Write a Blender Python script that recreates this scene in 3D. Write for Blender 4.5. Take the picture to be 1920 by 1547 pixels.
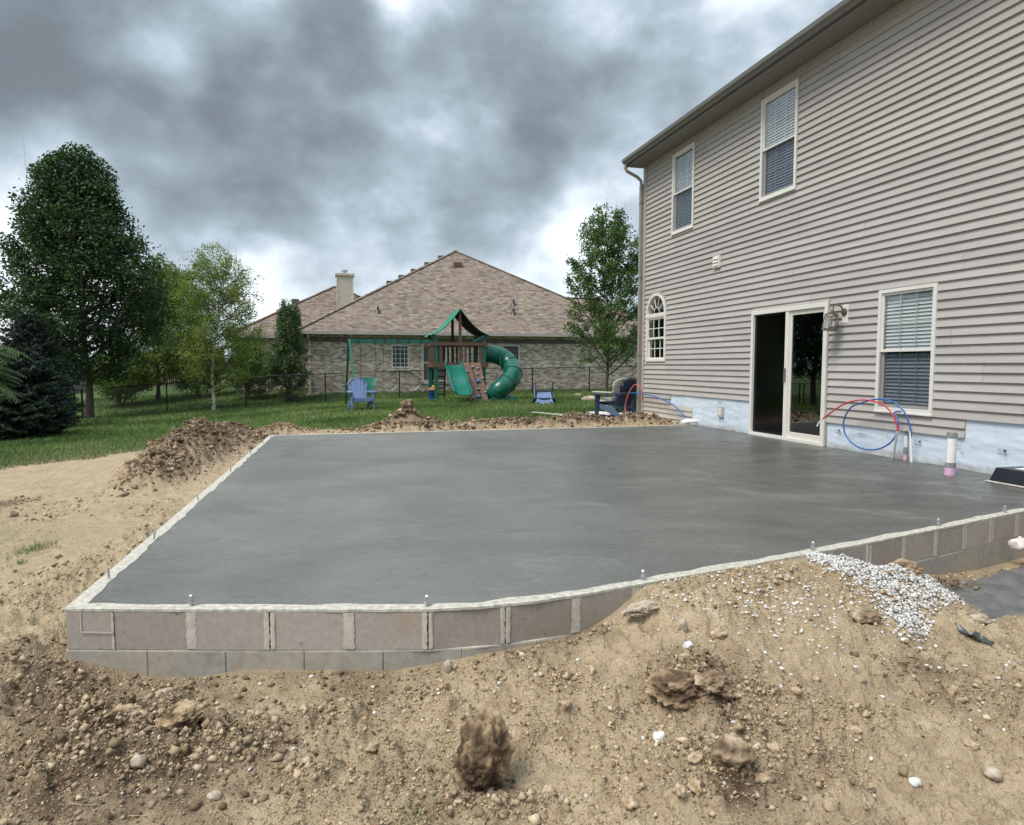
import bpy, math, random
import numpy as np
from mathutils import Vector, Matrix
random.seed(7); rng = np.random.default_rng(11)
for o in list(bpy.data.objects): bpy.data.objects.remove(o)
scene = bpy.context.scene
C = scene.collection
# ------------------------------------------------------------------ camera
FPX, PITCH, CZ = 1250.0, math.atan(0.0704), 1.18       # focal length in photo pixels, downward pitch, eye height over the slab
cam_d = bpy.data.cameras.new('camera'); cam = bpy.data.objects.new('camera', cam_d); C.objects.link(cam)
cam_d.sensor_width = 36; cam_d.lens = FPX / 1920 * 36; cam_d.clip_start = 0.05; cam_d.clip_end = 3000
cam.location = (0, 0, CZ); cam.rotation_euler = (math.pi / 2 - PITCH, 0, 0)
scene.camera = cam
CP, SP = math.cos(PITCH), math.sin(PITCH)
def ray(px, py):
    a = (px - 960) / FPX; b = -(py - 773.5) / FPX
    return Vector((a, CP + b * SP, -SP + b * CP))
def at(px, py, Y):
    d = ray(px, py); return Vector((0, 0, CZ)) + d * (Y / d.y)
def atz(px, py, z=0.0):
    d = ray(px, py); return Vector((0, 0, CZ)) + d * ((z - CZ) / d.z)
# ------------------------------------------------------------------ colour and light
scene.view_settings.view_transform = 'Standard'; scene.view_settings.look = 'None'
scene.view_settings.exposure = 1.2; scene.view_settings.gamma = 1.0
scene.view_settings.use_curve_mapping = False
SUN_EL, SUN_AZ = math.radians(57), math.radians(-128)   # azimuth from +Y, negative = left of the view (behind the left shoulder)
sun_dir = Vector((math.sin(SUN_AZ) * math.cos(SUN_EL), math.cos(SUN_AZ) * math.cos(SUN_EL), math.sin(SUN_EL)))
sl = bpy.data.lights.new('sun', 'SUN'); sl.energy = 1.5; sl.angle = math.radians(26); sl.color = (1.0, 0.955, 0.885)
so = bpy.data.objects.new('sun', sl); C.objects.link(so); so.rotation_euler = (-sun_dir).to_track_quat('-Z', 'Y').to_euler()
world = bpy.data.worlds.new('World'); scene.world = world; world.use_nodes = True
def build_world():
    nt = world.node_tree; nt.nodes.clear(); L = nt.links
    def N(t, **k):
        n = nt.nodes.new(t)
        for a, v in k.items(): setattr(n, a, v)
        return n
    def M(op, a, b=None, c=None, clamp=False):
        n = N('ShaderNodeMath', operation=op, use_clamp=clamp)
        for i, v in enumerate((a, b, c)):
            if v is None: continue
            if isinstance(v, (int, float)): n.inputs[i].default_value = v
            else: L.new(v, n.inputs[i])
        return n.outputs[0]
    tc = N('ShaderNodeTexCoord'); sep = N('ShaderNodeSeparateXYZ'); L.new(tc.outputs['Generated'], sep.inputs[0])
    z = M('ADD', M('MAXIMUM', sep.outputs[2], 0.0), 0.34)
    cx = M('DIVIDE', sep.outputs[0], z); cy = M('DIVIDE', sep.outputs[1], z)
    cmb = N('ShaderNodeMapping'); cmb.inputs['Scale'].default_value = (1, 1, 1.45); L.new(tc.outputs['Generated'], cmb.inputs['Vector'])
    n1 = N('ShaderNodeTexNoise'); n1.inputs['Scale'].default_value = 3.6; n1.inputs['Detail'].default_value = 9; n1.inputs['Roughness'].default_value = 0.52; n1.inputs['Distortion'].default_value = 0.0
    L.new(cmb.outputs[0], n1.inputs['Vector'])
    n2 = N('ShaderNodeTexNoise'); n2.inputs['Scale'].default_value = 9.5; n2.inputs['Detail'].default_value = 8; n2.inputs['Roughness'].default_value = 0.5; n2.inputs['Distortion'].default_value = 0.0
    L.new(cmb.outputs[0], n2.inputs['Vector'])
    warp = N('ShaderNodeTexNoise'); warp.inputs['Scale'].default_value = 3.2; warp.inputs['Detail'].default_value = 6
    L.new(tc.outputs['Generated'], warp.inputs['Vector'])
    wv = N('ShaderNodeVectorMath', operation='SUBTRACT'); L.new(warp.outputs['Color'], wv.inputs[0]); wv.inputs[1].default_value = (.5, .5, .5)
    ws = N('ShaderNodeVectorMath', operation='SCALE'); L.new(wv.outputs[0], ws.inputs[0]); ws.inputs['Scale'].default_value = 0.34
    wd = N('ShaderNodeVectorMath', operation='ADD'); L.new(tc.outputs['Generated'], wd.inputs[0]); L.new(ws.outputs[0], wd.inputs[1])
    # big cloud masses (+ = thick and dark) and thin places (- = bright), each a direction and an angular radius
    blobs = [(100, 120, 330, .36), (60, 30, 240, .12), (480, 290, 240, .12), (330, 330, 200, .08), (560, 390, 220, .12), (1010, 130, 260, .12), (1180, 90, 180, .03), (620, 60, 150, .12), (1060, 290, 220, .04),
             (880, 440, 240, .05), (660, 300, 130, .06), (760, 220, 110, -.10), (800, 30, 90, -.30), (370, 30, 150, -.18), (20, 280, 220, -.34), (200, 290, 150, -.16), (40, 540, 220, -.32), (430, 560, 200, -.08), (560, 590, 150, -.22),
             (1000, 540, 190, -.24), (740, 540, 200, -.10), (1480, 40, 260, -.16), (1130, 420, 170, -.12), (920, 240, 70, -.12), (1050, 360, 120, -.06), (700, 330, 70, -.10)]
    acc = M('SUBTRACT', M('ADD', M('MULTIPLY', n1.outputs[0], 0.86), M('MULTIPLY', n2.outputs[0], 0.58)), 0.27)
    for px, py, r, a in blobs:
        d = ray(px, py).normalized()
        dn = N('ShaderNodeVectorMath', operation='DISTANCE'); L.new(wd.outputs[0], dn.inputs[0]); dn.inputs[1].default_value = d
        mr = N('ShaderNodeMapRange', interpolation_type='SMOOTHERSTEP'); L.new(dn.outputs['Value'], mr.inputs[0])
        mr.inputs[1].default_value = 0.0; mr.inputs[2].default_value = r * 1.25 / FPX; mr.inputs[3].default_value = a; mr.inputs[4].default_value = 0.0
        acc = M('ADD', acc, mr.outputs[0])
    cr = N('ShaderNodeValToRGB'); L.new(acc, cr.inputs[0]); e = cr.color_ramp; e.interpolation = 'B_SPLINE'
    e.elements[0].position = .16; e.elements[0].color = (.80, .84, .90, 1)
    e.elements[1].position = .82; e.elements[1].color = (.128, .148, .162, 1)
    for p, c in ((.32, (.56, .62, .68, 1)), (.44, (.34, .405, .46, 1)), (.55, (.25, .308, .342, 1)), (.68, (.180, .213, .233, 1))):
        k = e.elements.new(p); k.color = c
    sky = N('ShaderNodeTexSky', sky_type='NISHITA'); sky.sun_disc = False; sky.sun_elevation = SUN_EL; sky.sun_rotation = SUN_AZ
    skb = N('ShaderNodeVectorMath', operation='SCALE'); L.new(sky.outputs[0], skb.inputs[0]); skb.inputs['Scale'].default_value = 1.0
    bg1 = N('ShaderNodeBackground'); L.new(skb.outputs[0], bg1.inputs[0]); bg1.inputs[1].default_value = 0.08
    up = N('ShaderNodeMapRange', interpolation_type='SMOOTHSTEP'); L.new(sep.outputs[2], up.inputs[0]); up.inputs[1].default_value = .35; up.inputs[2].default_value = 1.0; up.inputs[3].default_value = CLOUD; up.inputs[4].default_value = CLOUD * 1.7   # an overcast sky is brightest overhead
    bg2 = N('ShaderNodeBackground'); L.new(cr.outputs[0], bg2.inputs[0]); L.new(up.outputs[0], bg2.inputs[1])
    mx = N('ShaderNodeMixShader'); mx.inputs[0].default_value = .94; L.new(bg1.outputs[0], mx.inputs[1]); L.new(bg2.outputs[0], mx.inputs[2])
    out = N('ShaderNodeOutputWorld'); L.new(mx.outputs[0], out.inputs[0])
CLOUD = 0.68
build_world()
# ------------------------------------------------------------------ helpers
def tag(o, label=None, cat=None, group=None, kind=None):
    if label: o['label'] = label
    if cat: o['category'] = cat
    if group: o['group'] = group
    if kind: o['kind'] = kind
    return o
def empty(name, loc=(0, 0, 0), rz=0, label=None, cat=None, group=None):
    o = bpy.data.objects.new(name, None); C.objects.link(o); o.location = loc; o.rotation_euler = (0, 0, rz); o.empty_display_size = .1
    return tag(o, label, cat, group)
def link(name, me, mat=None, parent=None, smooth=False, loc=None, rot=None):
    o = bpy.data.objects.new(name, me); C.objects.link(o)
    if mat is not None:
        for m in (mat if isinstance(mat, (list, tuple)) else [mat]): me.materials.append(m)
    if parent is not None: o.parent = parent
    if smooth: me.polygons.foreach_set('use_smooth', [True] * len(me.polygons))
    if loc is not None: o.location = loc
    if rot is not None: o.rotation_euler = rot
    return o
def npmesh(name, V, F, mi=None):
    """fast mesh from arrays; F is (n,3) or (n,4)"""
    V = np.asarray(V, dtype=np.float32); F = np.asarray(F, dtype=np.int32); k = F.shape[1]
    me = bpy.data.meshes.new(name); me.vertices.add(len(V)); me.vertices.foreach_set('co', V.ravel())
    me.loops.add(F.size); me.loops.foreach_set('vertex_index', F.ravel())
    me.polygons.add(len(F)); me.polygons.foreach_set('loop_start', np.arange(0, F.size, k, dtype=np.int32)); me.polygons.foreach_set('loop_total', np.full(len(F), k, dtype=np.int32))
    if mi is not None: me.polygons.foreach_set('material_index', np.asarray(mi, dtype=np.int32))
    me.update(calc_edges=True); return me
def vattr(me, name, arr):
    a = me.attributes.new(name, 'FLOAT', 'POINT'); a.data.foreach_set('value', np.asarray(arr, dtype=np.float32).ravel())
class MB:
    def __init__(s): s.v = []; s.f = []
    def add(s, vs, fs):
        n = len(s.v); s.v += [tuple(p) for p in vs]; s.f += [tuple(i + n for i in q) for q in fs]; return s
    def box(s, x0, x1, y0, y1, z0, z1):
        vs = [(x, y, z) for z in (z0, z1) for y in (y0, y1) for x in (x0, x1)]
        return s.add(vs, [(0, 2, 3, 1), (4, 5, 7, 6), (0, 1, 5, 4), (2, 6, 7, 3), (0, 4, 6, 2), (1, 3, 7, 5)])
    def bbox(s, x0, x1, y0, y1, z0, z1, b=.004):
        """box with chamfered edges"""
        n = 0; X = (x0, x1); Y = (y0, y1); Z = (z0, z1); vs = []; idx = {}
        for i in (0, 1):
            for j in (0, 1):
                for k in (0, 1):
                    for ax in range(3):
                        p = [X[i] + (b if i == 0 else -b), Y[j] + (b if j == 0 else -b), Z[k] + (b if k == 0 else -b)]
                        p[ax] = (X[i], Y[j], Z[k])[ax]; idx[(i, j, k, ax)] = len(vs); vs.append(p)
        fs = []
        for ax in range(3):
            o1, o2 = [(1, 2), (2, 0), (0, 1)][ax]
            for e in (0, 1):
                q = []
                for a, c in ((0, 0), (1, 0), (1, 1), (0, 1)):
                    t = [0, 0, 0]; t[ax] = e; t[o1] = a; t[o2] = c; q.append(idx[(t[0], t[1], t[2], ax)])
                fs.append(q if e else q[::-1])
        for ax in range(3):           # edges running along ax
            o1, o2 = [(1, 2), (2, 0), (0, 1)][ax]
            for a in (0, 1):
                for c in (0, 1):
                    t0 = [0, 0, 0]; t0[o1] = a; t0[o2] = c; t1 = list(t0); t1[ax] = 1
                    q = [idx[(*t0, o1)], idx[(*t1, o1)], idx[(*t1, o2)], idx[(*t0, o2)]]
                    fs.append(q if (a == c) else q[::-1])
        for i in (0, 1):
            for j in (0, 1):
                for k in (0, 1):
                    q = [idx[(i, j, k, 0)], idx[(i, j, k, 1)], idx[(i, j, k, 2)]]
                    fs.append(q if (i + j + k) % 2 else q[::-1])
        return s.add(vs, fs)
    def bar(s, a, b, w, h, up=(0, 0, 1)):
        a = Vector(a); b = Vector(b); d = (b - a).normalized(); up = Vector(up)
        if abs(d.dot(up)) > .98: up = Vector((0, 1, 0)) if abs(d.y) < .9 else Vector((1, 0, 0))
        r = d.cross(up).normalized() * (w / 2); u = r.cross(d).normalized() * (h / 2)
        vs = [p + sx * r + su * u for p in (a, b) for sx, su in ((-1, -1), (1, -1), (1, 1), (-1, 1))]
        return s.add(vs, [(0, 1, 2, 3), (7, 6, 5, 4), (0, 4, 5, 1), (1, 5, 6, 2), (2, 6, 7, 3), (3, 7, 4, 0)])
    def tube(s, pts, r, n=8, cap=True):
        pts = [Vector(p) for p in pts]; m = len(pts); rr = r if isinstance(r, (list, tuple)) else [r] * m
        t = (pts[1] - pts[0]).normalized(); ref = Vector((0, 0, 1)) if abs(t.z) < .9 else Vector((1, 0, 0))
        u = t.cross(ref).normalized(); vs = []
        for i, p in enumerate(pts):
            t = ((pts[min(i + 1, m - 1)] - pts[max(i - 1, 0)])).normalized()
            u = (u - t * u.dot(t)).normalized(); w = t.cross(u)
            vs += [p + (u * math.cos(2 * math.pi * k / n) + w * math.sin(2 * math.pi * k / n)) * rr[i] for k in range(n)]
        fs = [(i * n + k, i * n + (k + 1) % n, (i + 1) * n + (k + 1) % n, (i + 1) * n + k) for i in range(m - 1) for k in range(n)]
        if cap: fs += [tuple(range(n))[::-1], tuple(range((m - 1) * n, m * n))]
        return s.add(vs, fs)
    def lathe(s, prof, n=16, o=(0, 0, 0)):
        vs = [(o[0] + r * math.cos(2 * math.pi * k / n), o[1] + r * math.sin(2 * math.pi * k / n), o[2] + z) for r, z in prof for k in range(n)]
        m = len(prof); fs = [(i * n + k, i * n + (k + 1) % n, (i + 1) * n + (k + 1) % n, (i + 1) * n + k) for i in range(m - 1) for k in range(n)]
        fs += [tuple(range(n))[::-1], tuple(range((m - 1) * n, m * n))]
        return s.add(vs, fs)
    def prism(s, poly, a, b, axis=2):
        """polygon in the two other axes, extruded from a to b along axis"""
        def P(p, h):
            q = [p[0], p[1]]; q.insert(axis, h); return q
        n = len(poly); vs = [P(p, a) for p in poly] + [P(p, b) for p in poly]
        fs = [tuple(range(n))[::-1], tuple(range(n, 2 * n))] + [(i, (i + 1) % n, n + (i + 1) % n, n + i) for i in range(n)]
        return s.add(vs, fs)
    def sheet(s, rows, thick=0.0, nrm=None):
        """grid of points, optionally given thickness along nrm"""
        m, n = len(rows), len(rows[0]); vs = [p for r in rows for p in r]
        fs = [(i * n + j, i * n + j + 1, (i + 1) * n + j + 1, (i + 1) * n + j) for i in range(m - 1) for j in range(n - 1)]
        if thick:
            d = Vector(nrm) * thick; k = len(vs); vs = vs + [Vector(p) + d for p in vs]
            fs += [tuple(q + k for q in f)[::-1] for f in fs]
            ring = [j for j in range(n)] + [i * n + n - 1 for i in range(1, m)] + [(m - 1) * n + j for j in range(n - 2, -1, -1)] + [i * n for i in range(m - 2, 0, -1)]
            fs += [(ring[i], ring[i - 1], ring[i - 1] + k, ring[i] + k) for i in range(len(ring))]
        return s.add(vs, fs)
    def mesh(s, name):
        me = bpy.data.meshes.new(name); me.from_pydata(s.v, [], s.f); me.update(); return me
    def build(s, name, mat, parent=None, smooth=False, fix=True):
        me = s.mesh(name)
        if fix:
            import bmesh
            bm = bmesh.new(); bm.from_mesh(me); bmesh.ops.recalc_face_normals(bm, faces=bm.faces); bm.to_mesh(me); bm.free()
        o = link(name, me, mat, parent)
        if smooth:
            me.polygons.foreach_set('use_smooth', [True] * len(me.polygons))
            try: me.set_sharp_from_angle(angle=math.radians(40))
            except Exception: pass
        return o
def copy_tree(o, parent=None):
    c = o.copy(); C.objects.link(c)
    if parent is not None: c.parent = parent
    for ch in list(o.children): copy_tree(ch, c)
    return c
# value noise on arrays
def _h(ix, iy, seed):
    n = (ix.astype(np.int64) * 374761393 + iy.astype(np.int64) * 668265263 + seed * 1442695041) & 0xffffffff
    n = ((n ^ (n >> 13)) * 1274126177) & 0xffffffff
    return ((n ^ (n >> 16)) & 0xffff) / 65535.0
def vn(x, y, seed=0):
    x = np.asarray(x, float); y = np.asarray(y, float)
    ix = np.floor(x); iy = np.floor(y); fx = x - ix; fy = y - iy
    ix = ix.astype(np.int64); iy = iy.astype(np.int64)
    u = fx * fx * fx * (fx * (fx * 6 - 15) + 10); v = fy * fy * fy * (fy * (fy * 6 - 15) + 10)
    a = _h(ix, iy, seed); b = _h(ix + 1, iy, seed); c = _h(ix, iy + 1, seed); d = _h(ix + 1, iy + 1, seed)
    return (a * (1 - u) + b * u) * (1 - v) + (c * (1 - u) + d * u) * v - .5
def fbm(x, y, oct=4, seed=0, gain=.5, lac=2.03):
    s = 0; a = 1
    for i in range(oct):
        s = s + a * vn(x + 17.3 * i, y - 9.1 * i, seed + i); x = x * lac; y = y * lac; a *= gain
    return s
# ------------------------------------------------------------------ materials
class NT:
    def __init__(s, name):
        s.m = bpy.data.materials.new(name); s.m.use_nodes = True; s.t = s.m.node_tree; s.t.nodes.clear()
        s.out = s.n('ShaderNodeOutputMaterial'); s.b = s.n('ShaderNodeBsdfPrincipled'); s.t.links.new(s.b.outputs[0], s.out.inputs[0])
    def n(s, t, **k):
        n = s.t.nodes.new(t)
        for a, v in k.items(): setattr(n, a, v)
        return n
    def l(s, a, b): s.t.links.new(a, b)
    def put(s, sock, v):
        if hasattr(v, 'links'): s.l(v, sock)
        elif isinstance(v, (tuple, list)) and len(v) == 3 and sock.type == 'RGBA': sock.default_value = (*v, 1)
        else: sock.default_value = v
    def P(s, **k):
        nm = {'col': 'Base Color', 'rough': 'Roughness', 'metal': 'Metallic', 'spec': 'Specular IOR Level', 'normal': 'Normal', 'trans': 'Transmission Weight', 'ior': 'IOR', 'alpha': 'Alpha', 'emit': 'Emission Color', 'es': 'Emission Strength', 'coat': 'Coat Weight', 'sheen': 'Sheen Weight', 'sss': 'Subsurface Weight'}
        for a, v in k.items(): s.put(s.b.inputs[nm[a]], v)
        return s
    def math(s, op, a, b=None, c=None, clamp=False):
        n = s.n('ShaderNodeMath', operation=op, use_clamp=clamp)
        for i, v in enumerate((a, b, c)):
            if v is not None: s.put(n.inputs[i], v)
        return n.outputs[0]
    def mix(s, f, a, b, mode='MIX'):
        n = s.n('ShaderNodeMix', data_type='RGBA', blend_type=mode); s.put(n.inputs[0], f); s.put(n.inputs[6], a); s.put(n.inputs[7], b); return n.outputs[2]
    def co(s, kind='Object'): return s.n('ShaderNodeTexCoord').outputs[kind]
    def noise(s, scale, detail=4, rough=.55, vec=None, stretch=None, dist=0):
        n = s.n('ShaderNodeTexNoise'); n.inputs['Scale'].default_value = scale; n.inputs['Detail'].default_value = detail; n.inputs['Roughness'].default_value = rough; n.inputs['Distortion'].default_value = dist
        v = vec if vec is not None else s.co()
        if stretch:
            mp = s.n('ShaderNodeMapping'); mp.inputs['Scale'].default_value = stretch; s.l(v, mp.inputs[0]); v = mp.outputs[0]
        s.l(v, n.inputs['Vector']); return n.outputs[0]
    def ramp(s, f, stops, interp='LINEAR'):
        n = s.n('ShaderNodeValToRGB'); s.l(f, n.inputs[0]); e = n.color_ramp; e.interpolation = interp
        while len(e.elements) < len(stops): e.elements.new(.5)
        for k, (p, c) in zip(e.elements, stops):
            k.position = p; k.color = (c, c, c, 1) if isinstance(c, (int, float)) else (*c, 1)
        return n.outputs[0]
    def rmap(s, v, a, b, c, d, smooth=False):
        n = s.n('ShaderNodeMapRange', interpolation_type='SMOOTHSTEP' if smooth else 'LINEAR'); s.put(n.inputs[0], v)
        for i, q in enumerate((a, b, c, d)): n.inputs[i + 1].default_value = q
        return n.outputs[0]
    def bump(s, h, strength=.3, dist=.01, nrm=None):
        n = s.n('ShaderNodeBump'); n.inputs['Strength'].default_value = strength; n.inputs['Distance'].default_value = dist; s.l(h, n.inputs['Height'])
        if nrm is not None: s.l(nrm, n.inputs['Normal'])
        return n.outputs[0]
    def attr(s, name): return s.n('ShaderNodeAttribute', attribute_name=name).outputs['Fac']
    def rand(s): return s.n('ShaderNodeObjectInfo').outputs['Random']
def mul(c, k): return tuple(x * k for x in c)
def simple(name, col, rough=.6, var=.12, scale=6, bump=0, bscale=60, metal=0, spec=.5, objvar=0, stretch=None):
    m = NT(name); nz = m.noise(scale, 5, .6, stretch=stretch)
    c = m.mix(m.rmap(nz, .3, .7, 0, 1), mul(col, 1 - var), mul(col, 1 + var))
    if objvar:
        c = m.mix(1.0, c, m.ramp(m.rand(), [(0, 1 - objvar), (1, 1.0)]), 'MULTIPLY')
    m.P(col=c, rough=rough, metal=metal, spec=spec)
    if bump: m.P(normal=m.bump(m.noise(bscale, 4, .6), bump, .004))
    return m.m
def leafmat(name, cols, trans=.35, rough=.5):
    m = NT(name); t = m.attr('tint'); c = m.ramp(t, [(i / (len(cols) - 1), q) for i, q in enumerate(cols)])
    m.P(col=c, rough=rough, spec=.35)
    tr = m.n('ShaderNodeBsdfTranslucent'); m.l(m.mix(1.0, c, (1.25, 1.35, .7), 'MULTIPLY'), tr.inputs[0])
    mx = m.n('ShaderNodeMixShader'); mx.inputs[0].default_value = trans; m.l(m.b.outputs[0], mx.inputs[1]); m.l(tr.outputs[0], mx.inputs[2]); m.l(mx.outputs[0], m.out.inputs[0])
    return m.m
MAT = {}
# ------------------------------------------------------------------ the lot's grid: house wall, patio, play set and neighbour share it
A0 = Vector((4.63018, 9.70115, 0)); UW = Vector((0.25322, -0.96741, 0)).normalized(); NW = Vector((-UW.y, UW.x, 0))   # UW along the wall towards the viewer, NW into the house
S0 = -6.1412
HO = A0 + UW * S0                                           # far corner of the house at slab level
HRZ = math.atan2(UW.y, UW.x)                                # local x = along wall, local -y = out over the patio
def hw(s, out, z): return HO + UW * s - NW * out + Vector((0, 0, z))
GRZ = math.atan2(NW.y, NW.x)                                # local x = to the right, local y = away from the viewer
# patio outline (outer top edge of the block wall)
FRONT = [(-2.18, 3.17), (-1.21, 3.16), (-.82, 3.16), (-.41, 3.165), (-.16, 3.20), (.11, 3.275), (.39, 3.39), (.75, 3.57), (1.39, 3.88), (1.96, 4.17), (2.38, 4.385), (3.19, 4.82), (4.17, 5.36), (5.48, 6.08)]
LEFTFAR = (-4.12, 11.28)
t_far = (A0 - Vector((*LEFTFAR, 0))).dot(NW)
FARH = Vector((*LEFTFAR, 0)) + NW * t_far                   # where the far edge meets the house wall
SLABPOLY = [LEFTFAR] + FRONT + [(FARH.x, FARH.y)]
def poly_sd(x, y, P):
    """signed distance, positive inside"""
    x = np.asarray(x, float); y = np.asarray(y, float); d = np.full(x.shape, 1e9); ins = np.zeros(x.shape, bool); n = len(P)
    for i in range(n):
        x0, y0 = P[i][:2]; x1, y1 = P[(i + 1) % n][:2]; ex, ey = x1 - x0, y1 - y0
        t = np.clip(((x - x0) * ex + (y - y0) * ey) / (ex * ex + ey * ey), 0, 1)
        d = np.minimum(d, (x - x0 - t * ex) ** 2 + (y - y0 - t * ey) ** 2)
        c = ((y0 > y) != (y1 > y)) & (x < (x1 - x0) * (y - y0) / ((y1 - y0) if abs(y1 - y0) > 1e-9 else 1e-9) + x0); ins ^= c
    d = np.sqrt(d); return np.where(ins, d, -d)
# ------------------------------------------------------------------ terrain
def wallY(px):
    X = np.array([p[0] for p in FRONT]); Y = np.array([p[1] for p in FRONT]); return float(np.interp(px, 960 + X / Y * FPX, Y))
ctrl = []
for px, py in [(122, 1240), (200, 1252), (260, 1268), (330, 1280), (400, 1268), (480, 1258), (560, 1262), (630, 1258), (700, 1262), (780, 1255), (850, 1240), (950, 1222), (1030, 1206), (1080, 1195), (1120, 1175), (1150, 1158), (1180, 1130), (1213, 1097), (1260, 1083), (1300, 1078), (1400, 1063), (1470, 1052), (1530, 1043), (1565, 1052), (1600, 1065), (1650, 1070), (1720, 1079), (1780, 1081), (1850, 1068), (1920, 1050)]:
    p = at(px, py, wallY(px) - .015); ctrl.append(tuple(p))
ctrl += [(x, 2.1, -.345) for x in (-2, -1, 0, 1, 2)] + [(x, 1.2, -.36) for x in (-2, 0, 2)] + [(0, -2, -.4), (-8, -4, -.5), (8, -4, -.4), (0, -12, -.5), (0, -60, -.5), (-60, 0, -1.2), (60, 0, -.4), (-60, 60, -.9), (60, 60, -.3), (0, 200, -.5), (-150, 150, -.6), (150, 150, -.4), (0, 400, -.5), (-300, 0, -1), (300, 0, -1), (0, -300, -1)]
ctrl += [(1.25, 3.35, -.10), (.95, 3.0, -.22), (1.7, 3.5, -.08), (2.1, 3.45, -.16), (1.3, 2.7, -.27), (2.6, 3.3, -.28), (3.3, 4.2, -.31), (3.0, 3.7, -.31), (4.3, 4.8, -.33), (3.5, 3.0, -.30), (0, 2.8, -.33), (-1.2, 2.75, -.335), (-2.0, 2.75, -.31), (2.05, 4.0, -.035),
         (-2.35, 3.1, -.22), (-2.6, 3.6, -.13), (-2.7, 4.6, -.075), (-3.2, 6.5, -.06), (-3.9, 9.2, -.05), (-4.3, 11.2, -.05), (-3.4, 3.0, -.24), (-3.9, 4.4, -.2), (-5.2, 6.3, -.24), (-8, 6, -.4), (-6.2, 9.3, -.3), (-8, 10.3, -.44), (-7, 12.2, -.4), (-5, 13.5, -.2), (-3, 12.4, -.07), (0, 12.7, -.05), (3, 14, -.05), (3.4, 13.6, -.04), (0, 15.5, -.07),
         (-4.4, 19.2, -.12), (-2.7, 24, -.08), (-1.3, 21.9, -.08), (1, 22, -.08), (2.8, 16.5, -.10), (3.2, 25, -.1), (-9, 17, -.5), (-9, 21, -.45)]
ctrl += [tuple(at(*q)) for q in [(153, 787, 27), (312, 775, 27.5), (461, 763, 28), (610, 754, 28.7), (749, 748.5, 29.4), (998, 740, 31), (1105, 736, 32), (60, 818, 17), (-60, 826, 17), (169, 785, 25), (400, 772, 25), (296, 750, 33), (330, 722, 50), (140, 738, 45), (640, 727, 33), (900, 727, 34.5), (500, 733, 36)]]
CT = np.array(ctrl); _c2 = .15 ** 2
def _ker(x, y): return np.sqrt((x[..., None] - CT[:, 0]) ** 2 + (y[..., None] - CT[:, 1]) ** 2 + _c2)
_A = np.zeros((len(CT) + 1,) * 2); _A[:-1, :-1] = _ker(CT[:, 0], CT[:, 1]) - np.eye(len(CT)) * .02; _A[:-1, -1] = 1; _A[-1, :-1] = 1
_W = np.linalg.solve(_A, np.append(CT[:, 2], 0))
# heaps of excavated soil: x, y, radius across, radius along, turn, height
HEAPS = [(-4.55, 9.7, .55, 1.2, .24, .30), (-4.22, 8.4, .46, .9, .24, .26), (-3.92, 7.35, .32, .6, .24, .18), (-4.35, 10.9, .5, .8, .2, .20), (-5.2, 11.6, .6, .7, 0, .10), (-4.45, 12.6, .55, .5, 0, .15),
         (-1.95, 12.35, .30, .24, 0, .20), (-1.6, 12.35, .8, .3, 0, .16), (-.6, 12.75, .8, .25, .2, .15), (.3, 12.95, .6, .22, .2, .12), (1.15, 13.15, .55, .26, .2, .16), (1.7, 13.3, .45, .22, .2, .13), (2.75, 13.75, .55, .3, .2, .20), (2.3, 13.6, .3, .2, .2, .08), (-2.6, 12.2, .5, .25, .1, .08),
         (-2.45, 2.95, .24, .2, 0, .06), (-1.75, 2.45, .5, .13, 0, .05), (1.05, 2.55, .3, .2, 0, .04), (-7.9, 7.6, .5, .35, 0, .12), (2.15, 3.72, .5, .22, .4, .05)]
HEAPS += [(*atz(a, b, -.3)[:2], ra, rb, t, h) for a, b, ra, rb, t, h in [(300, 1372, .30, .09, .1, .055), (420, 1400, .16, .07, 0, .035), (160, 1330, .14, .12, 0, .04), (1290, 1300, .16, .10, 0, .045), (1400, 1345, .12, .07, 0, .03), (1330, 1440, .10, .09, 0, .03), (1130, 1190, .12, .09, .4, .035), (1650, 1200, .16, .07, 0, .03), (1620, 1360, .14, .06, 0, .025), (620, 1330, .14, .06, 0, .025), (1060, 1290, .12, .06, 0, .025), (800, 1300, .12, .05, 0, .02), (950, 1500, .14, .06, 0, .025), (1800, 1330, .2, .07, 0, .025), (560, 1440, .12, .06, 0, .02)]]
DIRT = [(-30, 9.5), (-14, 10.1), (-8.1, 10.45), (-7.0, 11.1), (-6.6, 12.6), (-5.6, 13.6), (-4.2, 13.6), (-3.2, 13.1), (-1.6, 13.3), (0, 13.7), (.7, 14.6), (1.2, 16.2), (2.2, 17.6), (3.4, 18.0), (7, 18), (9, 16), (9, -30), (-30, -30)]
def heap_h(x, y):
    h = 0
    for cx, cy, ra, rb, t, hh in HEAPS:
        c, s = math.cos(t), math.sin(t); dx, dy = x - cx, y - cy; u = (c * dx + s * dy) / ra; v = (-s * dx + c * dy) / rb
        h = h + hh * np.exp(-((u * u + v * v) ** 1.15))
    return h * np.clip((-poly_sd(x, y, SLABPOLY) - .02) / .35, 0, 1)
def H0(x, y):
    x = np.asarray(x, float); y = np.asarray(y, float); out = np.empty(x.shape).ravel(); xf = x.ravel(); yf = y.ravel()
    for i in range(0, len(xf), 60000): out[i:i + 60000] = _ker(xf[i:i + 60000], yf[i:i + 60000]) @ _W[:-1] + _W[-1]
    return out.reshape(x.shape)
def grass_mask(x, y):
    d = -poly_sd(x, y, DIRT) + .55 * fbm(x * .8, y * .8, 4, 5) * np.clip(np.asarray(y) / 8, .4, 1.3) + .25 * fbm(x * 4, y * 4, 2, 9)
    return np.clip(d * 1.0 + .2, 0, 1)
def Hbase(x, y): return H0(x, y) + heap_h(np.asarray(x, float), np.asarray(y, float))
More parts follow.
